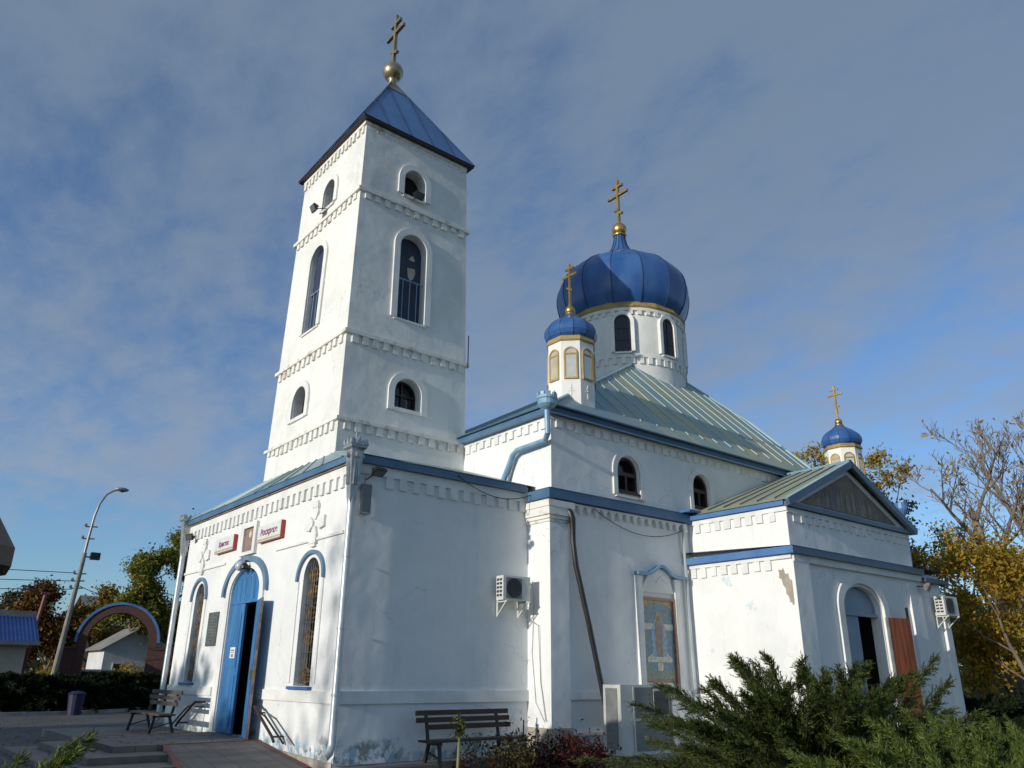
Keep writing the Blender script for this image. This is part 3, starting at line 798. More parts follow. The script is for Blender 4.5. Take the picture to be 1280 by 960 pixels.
# --- apse block behind the side porch
b_ = MB()
b_.box(NXE + .02, 26.1, -.55, 12.4, -.34, 8.5)
CP('east_wall', b_, 'plaster')
b_ = MB(); b_.add([(NXE + .05, -.75, 8.52), (26.3, -.75, 8.52), (26.3, 12.6, 8.52), (NXE + .05, 12.6, 8.52), (NXE + .05, 5.9, 10.2), (23.6, 5.9, 10.2)], [(0, 1, 5, 4), (1, 2, 5), (2, 3, 4, 5)]); CP('east_roof', b_, 'nave_roof')

# --- drum and main dome
DR = 2.66
b_ = MB(); b_.lathe([(DR, 12.2), (DR, 16.8)], DC, 72)
drum = CP('dome_drum', b_, 'plaster_tower', smooth='auto')
def around(c, r, ang): return lambda u, v, w: (c[0] + (r - w) * math.cos(ang) - u * math.sin(ang), c[1] + (r - w) * math.sin(ang) + u * math.cos(ang), v)
b_ = MB()
for z0, z1_, w_ in ((14.42, 14.54, -.07), (16.60, 16.74, -.10)): b_.lathe([(DR - .02, z0), (DR - w_, z0), (DR - w_, z1_), (DR - .02, z1_)], DC, 72)
for i in range(44):
    a = 2 * PI * i / 44
    b_.boxf(around(DC, DR, a), -.09, .09, 14.12, 14.42, .02, -.07)
    b_.boxf(around(DC, DR, a), -.09, .09, 16.42, 16.60, .02, -.09)
CP('drum_cornice', b_, 'trim', parent=drum)
for i in range(8):
    a = R(221 + 45 * i)
    fr = around(DC, DR, a)
    w_ = MB(); w_.slab(fr, arch(-.33, .33, 14.70, 16.02, .36), .06, -.035)
    win = CP('window', w_, 'glass', parent=drum)
    w_ = MB(); arch_trim(w_, fr, -.35, .35, 14.66, 16.02, .38, .16, .04, -.13)
    w_.boxf(fr, -.36, .36, 14.58, 14.66, .03, -.11)
    CP('window_surround', w_, 'trim', parent=drum)
    w_ = MB(); w_.boxf(fr, -.025, .025, 14.7, 16.36, .0, -.06)
    for z in (15.2, 15.75): w_.boxf(fr, -.33, .33, z, z + .04, .0, -.058)
    arch_trim(w_, fr, -.29, .29, 14.70, 16.02, .32, .05, 0, -.065)
    w_.boxf(fr, -.33, .33, 14.66, 14.73, .0, -.075)
    CP('window_frame', w_, 'brown', parent=drum)
b_ = MB(); b_.lathe([(DR - .1, 16.74), (DR + .16, 16.745), (DR + .2, 16.80), (DR + .03, 17.06), (DR - .1, 17.1)], DC, 16, ph=R(6)); CP('gold_band', b_, 'gold_flat', parent=drum)
def onion(prof, c, gores, scal, n, name, seam_r, ph=0.0, mat_='dome'):
    # resample the profile smoothly
    pr = []
    for i in range(len(prof) - 1):
        p0, p1, p2, p3 = prof[max(i - 1, 0)], prof[i], prof[i + 1], prof[min(i + 2, len(prof) - 1)]
        for j in range(4):
            t = j / 4
            f_ = lambda a, b, c2, d: .5 * (2 * b + (c2 - a) * t + (2 * a - 5 * b + 4 * c2 - d) * t * t + (3 * b - a - 3 * c2 + d) * t ** 3)
            pr.append((f_(p0[0], p1[0], p2[0], p3[0]), f_(p0[1], p1[1], p2[1], p3[1])))
    pr.append(prof[-1])
    b_ = MB(); b_.lathe(pr, c, gores * n, scal, gores, ph)
    dome = CP(name, b_, mat_, smooth=True)
    dome.data.set_sharp_from_angle(angle=R(14))
    s_ = MB()
    for g_ in range(gores):
        a = ph + 2 * PI * g_ / gores
        kk = 1 - scal * .6
        s_.tube([(c[0] + (r * kk + .004) * math.cos(a), c[1] + (r * kk + .004) * math.sin(a), z) for r, z in pr], seam_r, 5)
    CP('rib', s_, 'seam', parent=dome)
    return dome
big_prof = [(2.64, 17.02), (2.90, 17.4), (3.04, 17.9), (3.09, 18.35), (3.02, 18.85), (2.80, 19.3), (2.42, 19.72), (1.90, 20.08), (1.34, 20.40), (.84, 20.72), (.50, 21.06), (.33, 21.46), (.25, 21.98)]
dome = onion(big_prof, DC, 14, -.010, 2, 'onion_dome', .022, ph=R(8))
def ortho_cross(c, z0, z1_, half, th, mat_, parent, arm_main, arm_up, low_z, up_half):
    b_ = MB(); x, y = c
    b_.box(x - th / 2, x + th / 2, y - th / 2, y + th / 2, z0, z1_)
    b_.box(x - th / 2 + .004, x + th / 2 - .004, y - half, y + half, arm_main - th / 2, arm_main + th / 2)
    b_.box(x - th / 2 + .004, x + th / 2 - .004, y - up_half, y + up_half, arm_up - th / 2, arm_up + th / 2)
    b_.bar((x, y + up_half * .72, low_z + up_half * .45), (x, y - up_half * .72, low_z - up_half * .45), th * .92, th * .92)
    return CP('cross', b_, mat_, parent=parent)
b_ = MB(); b_.lathe([(.30, 21.88), (.36, 21.95), (.2, 22.05)], DC, 16); b_.ball((DC[0], DC[1], 22.28), .36); CP('ball', b_, 'gold', smooth=True, parent=dome)
ortho_cross(DC, 22.5, 25.15, .66, .13, 'gold', dome, 24.28, 24.78, 23.3, .34)

# --- corner turrets
def turret(c, zb0, ph, dz):
    n0 = len(church.children)
    b_ = MB(); rr = .775
    b_.lathe([(rr, zb0), (rr, 11.55)], c, 8, ph=ph)
    t_ = CP('turret', b_, 'plaster_tower')
    b_ = MB(); b_.lathe([(rr - .05, 11.56), (rr + .03, 11.56), (rr + .06, 11.60), (rr, 11.74), (rr - .1, 11.77)], c, 8, ph=ph); CP('gold_band', b_, 'gold_flat', parent=t_)
    pr = [(rr - .06, 11.74), (.80, 11.83), (.85, 11.96), (.84, 12.10), (.76, 12.27), (.60, 12.42), (.40, 12.55), (.24, 12.67), (.14, 12.80)]
    cmath = []
    prr = []
    for i in range(len(pr) - 1):
        for j in range(3):
            t = j / 3; prr.append((pr[i][0] + (pr[i + 1][0] - pr[i][0]) * t, pr[i][1] + (pr[i + 1][1] - pr[i][1]) * t))
    prr.append(pr[-1])
    b_ = MB(); b_.lathe(prr, c, 24, -.012, 12, ph)
    d_ = CP('onion_dome', b_, 'dome', smooth=True, parent=t_)
    d_.data.set_sharp_from_angle(angle=R(18))
    s_ = MB()
    for g_ in range(12):
        a = ph + 2 * PI * g_ / 12
        s_.tube([(c[0] + r * 1.009 * math.cos(a), c[1] + r * 1.009 * math.sin(a), z) for r, z in prr], .010, 4)
    CP('rib', s_, 'seam', parent=t_)
    b_ = MB(); b_.lathe([(.15, 12.74), (.18, 12.8), (.08, 12.86)], c, 12); b_.ball((c[0], c[1], 12.92), .17, 14); CP('ball', b_, 'gold', smooth=True, parent=t_)
    ortho_cross(c, 13.06, 14.66, .34, .065, 'gold', t_, 14.22, 14.48, 13.72, .19)
    for i in range(8):
        a = ph + 2 * PI * (i + .5) / 8
        fr = around(c, rr * math.cos(PI / 8), a)
        b_ = MB(); arch_trim(b_, fr, -.17, .17, 10.32, 11.12, .17, .045, .01, -.05); b_.boxf(fr, -.215, .215, 10.27, 10.32, .01, -.06); b_.boxf(fr, -.17, .17, 11.08, 11.13, .0, -.045)
        fm = CP('icon_frame', b_, 'gold_flat', parent=t_)
        b_ = MB(); b_.slab(fr, arch(-.17, .17, 10.31, 11.12, .17), .01, -.02); CP('icon_panel', b_, 'mirror_icon', parent=t_)
        b_ = MB(); b_.boxf(fr, -.012, .012, 9.65, 10.1, 0, -.015); b_.boxf(fr, -.06, .06, 9.95, 9.975, 0, -.015); b_.boxf(fr, -.10, .10, 9.86, 9.885, 0, -.015)
        CP('carved_cross', b_, 'trim_old', parent=t_)
    b_ = MB(); b_.lathe([(rr + .01, zb0), (rr + .05, zb0), (rr + .05, zb0 + .38), (rr + .01, zb0 + .38)], c, 8, ph=ph); CP('turret_flashing', b_, 'zinc', parent=t_)
    t_.location.z += dz
    return t_
turret((7.38, .1), 9.0, R(22.5), 0.0)
turret((23.85, .05), 8.9, R(22.5), -.45)

# --- bell tower (slightly battered)
TX0, TX1, TY0, TY1 = 1.03, 5.64, 3.35, 8.51
def tp(z): return .191 * (z - 7.61) / 11.9
ZT = 19.52
def TS(u, v, w): return (u, TY0 + tp(v) + w, v)
def TN(u, v, w): return (u, TY1 - tp(v) - w, v)
def TW(u, v, w): return (TX0 + tp(v) + w, u, v)
def TE(u, v, w): return (TX1 - tp(v) - w, u, v)
def tloop(a, b, z0, z1_): return [(a + tp(z0), z0), (b - tp(z0), z0), (b - tp(z1_), z1_), (a + tp(z1_), z1_)]
cx, cy = (TX0 + TX1) / 2, (TY0 + TY1) / 2
cS = 3.33; cW = 6.20
t1 = lambda c: arch(c - .49, c + .49, 9.46, 9.97, .5)
t2 = lambda c: arch(c - .52, c + .52, 12.52, 15.2, .52)
t3 = lambda c: arch(c - .43, c + .43, 17.25, 17.85, .46)
b_ = MB()
zlo = 6.0
b_.panel(TS, tloop(TX0, TX1, zlo, ZT), [t1(cS + .02), t2(cS - .03), t3(cS - .1)], .5)
b_.panel(TW, tloop(TY0, TY1, zlo, ZT), [t1(6.27), t2(6.2), t3(5.9)], .5)
b_.panel(TN, tloop(TX0, TX1, zlo, ZT), [t2(cS), t3(cS)], .5)
b_.panel(TE, tloop(TY0, TY1, zlo, ZT), [t2(6.2)], .5)
CP('bell_tower', b_, 'plaster_tower')
# inner lining of the belfry keeps the openings dark inside
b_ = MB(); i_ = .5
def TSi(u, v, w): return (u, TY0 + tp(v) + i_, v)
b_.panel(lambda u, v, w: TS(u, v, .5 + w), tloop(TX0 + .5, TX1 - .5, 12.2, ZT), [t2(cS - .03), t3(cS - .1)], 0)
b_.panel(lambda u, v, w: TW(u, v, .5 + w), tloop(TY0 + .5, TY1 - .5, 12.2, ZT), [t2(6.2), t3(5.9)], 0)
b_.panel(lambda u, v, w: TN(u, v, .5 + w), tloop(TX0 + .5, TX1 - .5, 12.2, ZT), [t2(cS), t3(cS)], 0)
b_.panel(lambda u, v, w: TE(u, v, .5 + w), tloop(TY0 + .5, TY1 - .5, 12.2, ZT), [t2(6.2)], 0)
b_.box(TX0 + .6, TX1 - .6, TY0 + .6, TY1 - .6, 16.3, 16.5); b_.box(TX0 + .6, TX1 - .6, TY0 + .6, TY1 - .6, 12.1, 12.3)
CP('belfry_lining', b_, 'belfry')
# window surrounds / panes
for fr, c_, kind in ((TS, cS + .02, 1), (TW, 6.27, 1), (TS, cS - .03, 2), (TW, 6.2, 2), (TS, cS - .1, 3), (TW, 5.9, 3)):
    hw, v0, vs, rs = {1: (.49, 9.46, 9.97, .5), 2: (.52, 12.52, 15.2, .52), 3: (.43, 17.25, 17.85, .46)}[kind]
    b_ = MB()
    arch_trim(b_, fr, c_ - hw - .005, c_ + hw + .005, v0 - (.12 if kind == 1 else .02), vs, rs + .005, .22, 0, -.07)
    if kind == 1: b_.boxf(fr, c_ - hw - .005, c_ + hw + .005, v0 - .13, v0 - .01, 0, -.06)
    su = CP('window', b_, 'trim', label='arched tower opening with a raised white surround')
    if kind == 1:
        b_ = MB(); b_.slab(fr, arch(c_ - hw - .02, c_ + hw + .02, v0 - .02, vs, rs + .02), .46, .40); CP('pane', b_, 'glass', parent=su)
        b_ = MB(); arch_trim(b_, fr, c_ - hw + .05, c_ + hw - .05, v0, vs, rs - .06, .07, .42, .30); b_.boxf(fr, c_ - .03, c_ + .03, v0, vs + rs - .05, .41, .34); b_.boxf(fr, c_ - hw, c_ + hw, v0 + .01, v0 + .07, .41, .3); b_.boxf(fr, c_ - hw, c_ + hw, vs, vs + .05, .41, .33)
        CP('frame', b_, 'brown', parent=su)
    if kind == 2:
        b_ = MB(); b_.tube([fr(c_ - hw, 14.02, .10), fr(c_ + hw, 14.02, .10)], .025, 6)
        for i in range(3): b_.tube([fr(c_ - hw + .25 + i * .27, 12.52, .10), fr(c_ - hw + .25 + i * .27, 14.02, .10)], .014, 5)
        CP('railing', b_, 'pipe_blue', parent=su)
        b_ = MB(); b_.boxf(fr, c_ - hw + .01, c_ + hw - .01, 12.4, 14.0, .48, .44); CP('lower_screen', b_, 'belfry', parent=su)
        dn = .30 if fr is TS else .14
        b_ = MB(); b_.cur = 0; b_.slab(fr, arch(c_ - hw - .01, c_ + hw + .01, v0 - .01, vs, rs + .01), dn + .03, dn)
        b_.cur = 1  # pale patches painted on the net stand for sunlit holes
        if fr is TS:
            b_.slab(fr, [(c_ + .02, 14.96), (c_ + .17, 15.16), (c_ + .27, 14.98), (c_ + .22, 14.93)], dn, dn - .006)
            b_.slab(fr, [(c_ - .02, 14.62), (c_ + .28, 14.66), (c_ + .30, 14.45), (c_ + .22, 14.24), (c_ + .10, 14.17), (c_ + .02, 14.30)], dn, dn - .006)
        else:
            b_.slab(fr, [(c_ - .2, 15.1), (c_ - .08, 15.3), (c_ - .02, 15.05)], dn, dn - .006)
        CP('netting', b_, ['netting', 'sunlit_hole'], parent=su)
        b_ = MB(); b_.boxf(fr, c_ - hw - .1, c_ + hw + .1, 12.43, 12.498, .4, -.05); CP('sill', b_, 'trim_old', parent=su)
    if kind == 3:
        b_ = MB(); b_.slab(fr, arch(c_ - hw - .02, c_ + hw + .02, v0 - .02, vs, rs + .02), .47, .44); CP('dark_back', b_, 'dark', parent=su)  # dark pane at the back of the recess stands for the unlit interior
        b_ = MB(); b_.boxf(fr, c_ - hw - .02, c_ + hw + .02, 17.14, 17.228, .4, -.06); CP('sill', b_, 'trim_old', parent=su)
# bells
for bx, by, bz, br in ((3.1, 4.7, 14.6, .38), (3.75, 5.6, 14.8, .30)):
    b_ = MB(); b_.lathe([(br, bz - br * .9), (br * .82, bz - br * .5), (br * .62, bz), (br * .5, bz + br * .4), (br * .2, bz + br * .6), (.03, bz + br * .62)], (bx, by), 20)
    b_.tube([(bx, by, bz + br * .6), (bx, by, 16.3)], .03, 5)
    CP('bell', b_, 'bronze', smooth=True)
# cornices
for z, th, hh in ((8.755, .10, .27), (11.592, .12, .27), (16.795, .12, .24)):
    b_ = MB()
    t_ = tp(z)
    x0, x1, y0, y1 = TX0 + t_, TX1 - t_, TY0 + t_, TY1 - t_
    o_ = .10
    b_.box(x0 - o_, x1 + o_, y0 - o_, y0 + .05, z - th, z); b_.box(x0 - o_, x1 + o_, y1 - .05, y1 + o_, z - th, z)
    b_.box(x0 - o_, x0 + .05, y0 + .05, y1 - .05, z - th, z); b_.box(x1 - .05, x1 + o_, y0 + .05, y1 - .05, z - th, z)
    for fr, a, b in ((TS, x0 + .1, x1 - .05), (TW, y0 + .1, y1 - .05)):
        teeth(b_, fr, a, b, z - th - hh, z - th, .365, .2, .02, -.06)
    CP('tower_cornice', b_, 'trim_old')
b_ = MB(); t_ = tp(ZT)
teeth(b_, TW, TY0 + t_ + .05, TY1 - t_, 19.1, 19.36, .3, .16, .02, -.06); b_.boxf(TW, TY0 + t_, TY1 - t_, 19.36, 19.5, .02, -.07)
teeth(b_, TS, TX0 + t_ + .05, TX1 - t_, 19.24, 19.38, .3, .18, .02, -.012); b_.boxf(TS, TX0 + t_ - .07, TX1 - t_, 19.38, 19.5, .02, -.04)
CP('tower_cornice', b_, 'trim_old')
# tower roof
xa, xb, ya, yb_ = TX0 + t_ - .2, TX1 - t_ + .2, TY0 + t_ - .2, TY1 - t_ + .2
b_ = MB(); b_.box(xa, xb, ya, yb_, 19.505, 19.58); CP('tower_eave', b_, 'brown')
AX, AY, AZ = cx, cy, 24.0
b_ = MB(); b_.add([(xa - .03, ya - .03, 19.584), (xb + .03, ya - .03, 19.584), (xb + .03, yb_ + .03, 19.584), (xa - .03, yb_ + .03, 19.584), (AX, AY, AZ)], [(0, 1, 4), (1, 2, 4), (2, 3, 4), (3, 0, 4), (0, 3, 2, 1)])
tr = CP('tower_roof', b_, 'tower_roof')
b_ = MB()
apex = Vector((AX, AY, AZ))
for p in ((xa, ya), (xb, ya), (xb, yb_), (xa, yb_)): b_.tube([(p[0], p[1], 19.60), (AX, AY, AZ + .02)], .035, 6)
for i in range(1, 5):
    for side in range(4):
        s_ = i / 5
        base = [(xa + (xb - xa) * s_, ya - .02, 19.6), (xb + .02, ya + (yb_ - ya) * s_, 19.6), (xa + (xb - xa) * s_, yb_ + .02, 19.6), (xa - .02, ya + (yb_ - ya) * s_, 19.6)][side]
        k_ = 1 - abs(2 * s_ - 1)
        bb = Vector(base)
        # run parallel to the slope, stop at the hip
        mid_ = Vector(((xa + xb) / 2, ya, 19.6)) if side == 0 else Vector((xb, (ya + yb_) / 2, 19.6)) if side == 1 else Vector(((xa + xb) / 2, yb_, 19.6)) if side == 2 else Vector((xa, (ya + yb_) / 2, 19.6))
        b_.bar(bb, bb + (apex - mid_) * k_ * .99, .022, .03)
CP('roof_seams', b_, 'seam', parent=tr)
b_ = MB()
kz = .82
def lerp(a, b, t): return a + (b - a) * t
for i in range(4):
    pass
q = [(lerp(xa, AX, kz) - .04, lerp(ya, AY, kz) - .04), (lerp(xb, AX, kz) + .04, lerp(ya, AY, kz) - .04), (lerp(xb, AX, kz) + .04, lerp(yb_, AY, kz) + .04), (lerp(xa, AX, kz) - .04, lerp(yb_, AY, kz) + .04)]
zq = lerp(19.58, AZ, kz)
b_.add([(p[0], p[1], zq - .02) for p in q] + [(AX, AY, AZ + .08)], [(0, 1, 4), (1, 2, 4), (2, 3, 4), (3, 0, 4)])
cap = CP('roof_cap', b_, 'brass_old', parent=tr)
b_ = MB(); b_.lathe([(.2, 23.7), (.13, 24.0), (.2, 24.1)], (AX, AY), 12); b_.ball((AX, AY, 24.47), .42); CP('ball', b_, 'brass_old', smooth=True, parent=tr)
ortho_cross((AX, AY), 24.8, 27.42, .66, .13, 'brass_old', tr, 26.5, 27.0, 25.5, .36)
# lightning rod on the far tower corner
b_ = MB(); b_.tube([(TX1 - .05, TY0 - .06, 11.4), (TX1 - .05, TY0 - .06, 12.6)], .02, 5); CP('earthing_rod', b_, 'black')

# --- side porch (south wing)
VX0, VX1, VY = 11.31, 18.9, -4.5
b_ = MB()
vd = (13.78, 16.0)
b_.panel(FS(VY), [(VX0, -.34), (20.4, -.34), (20.4, 5.0), (VX0, 5.0)], [arch(vd[0], vd[1], -.1, 3.62, .66)], .35)
b_.panel(FW(VX0), [(VY, -.34), (NY, -.34), (NY, 5.0), (VY, 5.0)], [], 0)
b_.panel(FE(20.4), [(VY, -.34), (NY, -.34), (NY, 5.0), (VY, 5.0)], [], 0)
CP('side_porch_wall', b_, 'plaster')
for q_ in ((17.95, 18.75, VY - .09, VY, -.34, 4.6), (20.1, 20.5, VY - .12, VY + .4, -.34, 4.4), (VX0 - .05, VX0 + .75, VY - .1, VY, -.34, 4.72)):
    b_ = MB(); b_.box(*q_); CP('buttress', b_, 'plaster')
b_ = MB()
b_.boxf(FW(VX0), VY - .05, NY, 4.80, 4.92, 0, -.07); teeth(b_, FW(VX0), VY + .55, NY - .1, 4.52, 4.80, .37, .2, 0, -.05)
b_.boxf(FS(VY), VX0, 18.9, 4.72, 4.92, 0, -.11)
CP('side_porch_cornice', b_, 'trim')
b_ = MB()
b_.cur = 1; b_.box(VX0 - .195, 18.95, VY - .22, VY, 4.92, 5.12); b_.box(18.95, 20.7, VY - .22, VY + .2, 4.72, 4.86); b_.cur = 0; b_.box(VX0 - .2, VX0, VY - .215, NY - .05, 4.922, 5.118)
CP('side_porch_fascia', b_, ['blue_bright', 'shaded_blue'])
b_ = MB()
b_.add([(VX0 - .22, VY - .24, 5.125), (20.7, VY - .24, 5.125), (20.7, NY, 5.3), (VX0 - .22, NY, 5.3)], [(0, 1, 2, 3)])
CP('side_porch_ledge', b_, 'shaded_blue')
UX0, UX1, UYV = 11.5, 18.85, -4.41
b_ = MB()
gl = [(UX0, 5.0), (UX1, 5.0), (UX1, 6.42), (15.2, 8.05), (UX0, 6.42)]
b_.panel(FS(UYV), gl, [], 0)
b_.panel(FW(UX0), [(UYV, 5.0), (NY, 5.0), (NY, 6.42), (UYV, 6.42)], [], 0)
b_.panel(FE(UX1), [(UYV, 5.0), (NY, 5.0), (NY, 6.42), (UYV, 6.42)], [], 0)
CP('side_porch_wall', b_, 'plaster')
b_ = MB()
teeth(b_, FW(UX0), UYV + .3, NY - .2, 5.92, 6.18, .4, .22, 0, -.05); b_.boxf(FW(UX0), UYV - .05, NY - .05, 6.18, 6.32, 0, -.055)
teeth(b_, FS(UYV), UX0 + .2, UX1 - .1, 5.92, 6.14, .4, .2, 0, -.035); b_.boxf(FS(UYV), UX0, UX1, 6.14, 6.28, 0, -.045)
CP('side_porch_cornice', b_, 'trim')
b_ = MB()
b_.box(UX0 - .16, UX0, UYV - .02, NY - .05, 6.33, 6.46)
CP('side_porch_eave', b_, 'blue_bright')
b_ = MB()
b_.box(UX0 - .1, UX1 + .2, UYV - .14, UYV, 6.30, 6.44)
AP = Vector((15.22, UYV - .2, 8.22)); EL = Vector((UX0 - .2, UYV - .2, 6.47)); ER = Vector((UX1 + .25, UYV - .2, 6.47))
b_.bar(EL - Vector((0, 0, .08)), AP - Vector((0, 0, .08)), .12, .2); b_.bar(AP - Vector((0, 0, .08)), ER - Vector((0, 0, .08)), .12, .2)
CP('pediment_frame', b_, 'shaded_blue')
b_ = MB()
RL = Vector((UX0 - .2, UY, 6.47)); RA = Vector((17.3, UY - .02, 8.78)); RR = Vector((20.0, UY, 6.6))
b_.add([EL, AP, RA, RL], [(0, 1, 2, 3)]); b_.add([AP, ER, RR, RA], [(0, 1, 2, 3)])
CP('side_porch_roof', b_, 'green_roof')
b_ = MB()
for i in range(1, 6):
    t = i / 6
    a = EL.lerp(RL, t); c_ = AP.lerp(RA, t)
    b_.bar(a + Vector((0, 0, .02)) + (c_ - a) * .08, a + (c_ - a) * .97 + Vector((0, 0, .02)), .03, .035)
CP('roof_seams', b_, 'seam_dark')
b_ = MB(); b_.tube([AP + Vector((0, -.02, .02)), RA + Vector((0, 0, .02))], .055, 6)
for i in range(34):
    t = i / 33
    for p, q in ((EL, AP), (AP, ER)):
        c_ = p.lerp(q, t); b_.box(c_.x - .035, c_.x + .035, c_.y - .05, c_.y + .04, c_.z - .02, c_.z + .045)
b_.bar(EL + Vector((0, -.01, .005)), AP + Vector((0, -.01, .005)), .05, .03); b_.bar(AP + Vector((0, -.01, .005)), ER + Vector((0, -.01, .005)), .05, .03)
CP('ridge_cap', b_, 'pipe_blue')
# painted pediment panel: plain robed figures in a row on a dull ground
b_ = MB()
b_.cur = 0
b_.slab(FS(UYV), [(UX0 + .75, 6.52), (UX1 - .75, 6.52), (15.2, 7.82)], 0, -.03)
b_.cur = 0
rs_ = random.Random(3)
i = 0
x = 13.0
while x < 17.4:
    hmax = 1.30 * (1 - abs(x - 15.2) / 2.95)
    h_ = min(.95, hmax * rs_.uniform(.5, .8)); ww = rs_.uniform(.06, .15)
    if h_ > .2:
        b_.cur = 1 + rs_.randrange(4); o_ = .0006 * (i % 4)
        b_.slab(FS(UYV), [(x - ww, 6.54), (x + ww * .9, 6.54), (x + ww * .8, 6.55 + h_ * .55), (x + ww * .4, 6.55 + h_ * .8), (x - ww * .5, 6.55 + h_ * .78), (x - ww * 1.1, 6.55 + h_ * .4)], 0, -.036 - o_)
        b_.cur = 5
        b_.slab(FS(UYV), [(x + .055 * math.cos(t), 6.55 + h_ * .86 + .065 * math.sin(t)) for t in [2 * PI * j / 10 for j in range(10)]], 0, -.0395 - o_)
    x += rs_.uniform(.17, .42); i += 1
M['mural_bg'] = mat('faded mural ground', (0.22, 0.18, 0.14), (0.14, 0.12, 0.10), .7, 0, 2.2, .1, .005)
for nme, cc in (('mural_a', (0.24, 0.24, 0.22)), ('mural_b', (0.18, 0.20, 0.21)), ('mural_c', (0.24, 0.16, 0.12)), ('mural_d', (0.28, 0.25, 0.20)), ('mural_e', (0.27, 0.21, 0.14))):
    M[nme] = mat(nme.replace('_', ' '), cc, tuple(v * .8 for v in cc), .7, 0, 6, .05, .003)
CP('pediment_mural', b_, ['mural_bg', 'mural_a', 'mural_b', 'mural_c', 'mural_d', 'mural_e'])
# side porch door
fr = FS(VY)
b_ = MB(); arch_trim(b_, fr, vd[0] - .08, vd[1] + .08, -.2, 3.62, .74, .30, 0, -.09); CP('door_surround', b_, 'trim')
b_ = MB(); b_.slab(fr, arch(vd[0], vd[1], 3.48, 3.62, .64), .26, .18); b_.boxf(fr, vd[0], vd[1], 3.42, 3.5, .26, .12)
door2 = CP('door', b_, 'door_steel', label='grey blue arched door with a red brown leaf standing open')
b_ = MB(); b_.boxf(fr, vd[0], 14.9, -.1, 3.42, .26, .18); b_.boxf(fr, vd[0] + .12, 14.78, .2, 1.6, .18, .165); b_.boxf(fr, vd[0] + .12, 14.78, 1.8, 3.2, .18, .165); CP('leaf', b_, 'door_steel', parent=door2)
h1 = Vector((16.04, VY - .14, 0)); an = R(-15); dv = Vector((math.cos(an), math.sin(an), 0)); nv = Vector((-math.sin(an), math.cos(an), 0))
def FL2(u, v, w): q = h1 + dv * u + nv * w; return (q.x, q.y, v)
b_ = MB(); b_.boxf(FL2, .02, .94, -.1, 3.42, -.028, .03)
CP('leaf', b_, 'wood_red', parent=door2, label='open leaf of varnished red brown wood')
b_ = MB(); b_.boxf(FL2, .82, .86, 1.45, 1.75, -.07, -.029); b_.boxf(FL2, .80, .88, 1.40, 1.80, -.034, -.029); CP('handle', b_, 'zinc', parent=door2)
b_ = MB(); b_.boxf(FL2, -.03, .018, -.1, 3.42, -.04, .04); CP('leaf_edge', b_, 'zinc', parent=door2)
b_ = MB(); b_.boxf(FL2, .86, .94, 3.422, 3.75, -.02, .02); CP('closer', b_, 'black', parent=door2)
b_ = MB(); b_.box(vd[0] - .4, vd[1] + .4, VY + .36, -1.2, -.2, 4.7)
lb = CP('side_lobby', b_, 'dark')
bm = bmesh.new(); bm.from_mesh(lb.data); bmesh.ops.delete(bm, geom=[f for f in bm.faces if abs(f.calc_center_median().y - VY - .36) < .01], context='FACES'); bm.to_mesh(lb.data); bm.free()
# bare brick patch with old paint at the side porch corner
b_ = MB(); b_.slab(FW(VX0), [(VY + .015, 4.2), (VY + .03, 3.9), (VY + .015, 3.58), (VY + .08, 3.52), (VY + .12, 3.62), (VY + .16, 3.60), (VY + .19, 3.78), (VY + .26, 3.86), (VY + .25, 3.98), (VY + .33, 4.10), (VY + .35, 4.24), (VY + .44, 4.30), (VY + .41, 4.42), (VY + .44, 4.52), (VY + .33, 4.50), (VY + .27, 4.55), (VY + .22, 4.38), (VY + .13, 4.40), (VY + .10, 4.24)], 0, -.006); CP('plaster_scar', b_, 'beige')
b_ = MB(); b_.slab(FS(VY), [(VX0 + .72 + .03 * math.sin(7 * i), 3.4 - i * .14) for i in range(12)] + [(VX0 + .86 + .05 * math.sin(5 * i), 1.86 + i * .14) for i in range(12)], 0, -.006); CP('paint_scar', b_, 'pipe_blue')
M['old_blue'] = mat('old blue paint showing through', (0.55, 0.65, 0.71), (0.66, 0.73, 0.76), .8, 0, 6, .1, .004)
rq = random.Random(5)
for (u, v, s_) in ((-2.3, 4.36, .14), (-2.42, 4.22, .07), (-3.05, 3.62, .12), (-3.2, 3.5, .06), (-1.6, 2.4, .07)):
    b_ = MB(); ra = [rq.uniform(.35, 1.25) for _ in range(26)]
    b_.slab(FW(VX0), [(u + s_ * ra[j] * 1.25 * math.cos(2 * PI * j / 26), v + s_ * ra[j] * math.sin(2 * PI * j / 26)) for j in range(26)], 0, -.0035)
    CP('paint_scar', b_, 'old_blue')

# --- niche with a plain robed figure (south nave wall)
fr = FS(NY)
b_ = MB()
hood = [(8.82, 4.47), (9.35, 4.47), (9.62, 4.60), (9.82, 4.72), (9.95, 4.74), (10.1, 4.68), (10.35, 4.52), (10.6, 4.46), (11.0, 4.46)]
b_.slab(fr, hood + [(u, v + .09) for u, v in hood[::-1]], 0, -.20)
niche = CP('niche', b_, 'pipe_blue', label='wall niche with an ogee hood holding a picture of a robed figure')
b_ = MB(); b_.boxf(fr, 8.86, 9.06, 1.3, 4.46, 0, -.12); b_.boxf(fr, 10.52, 10.74, 1.3, 4.44, 0, -.12); b_.slab(fr, [(9.06, 4.0), (10.52, 4.0)] + [(u, min(v - .005, 4.7)) for u, v in hood[::-1] if 9.06 < u < 10.52], 0, -.06)
b_.slab(fr, [(9.86 - .14, 4.33), (9.98, 4.50), (10.22, 4.33), (10.20, 4.28), (9.98, 4.42), (9.74, 4.28)], -.06, -.08)
CP('niche_surround', b_, 'trim', parent=niche)
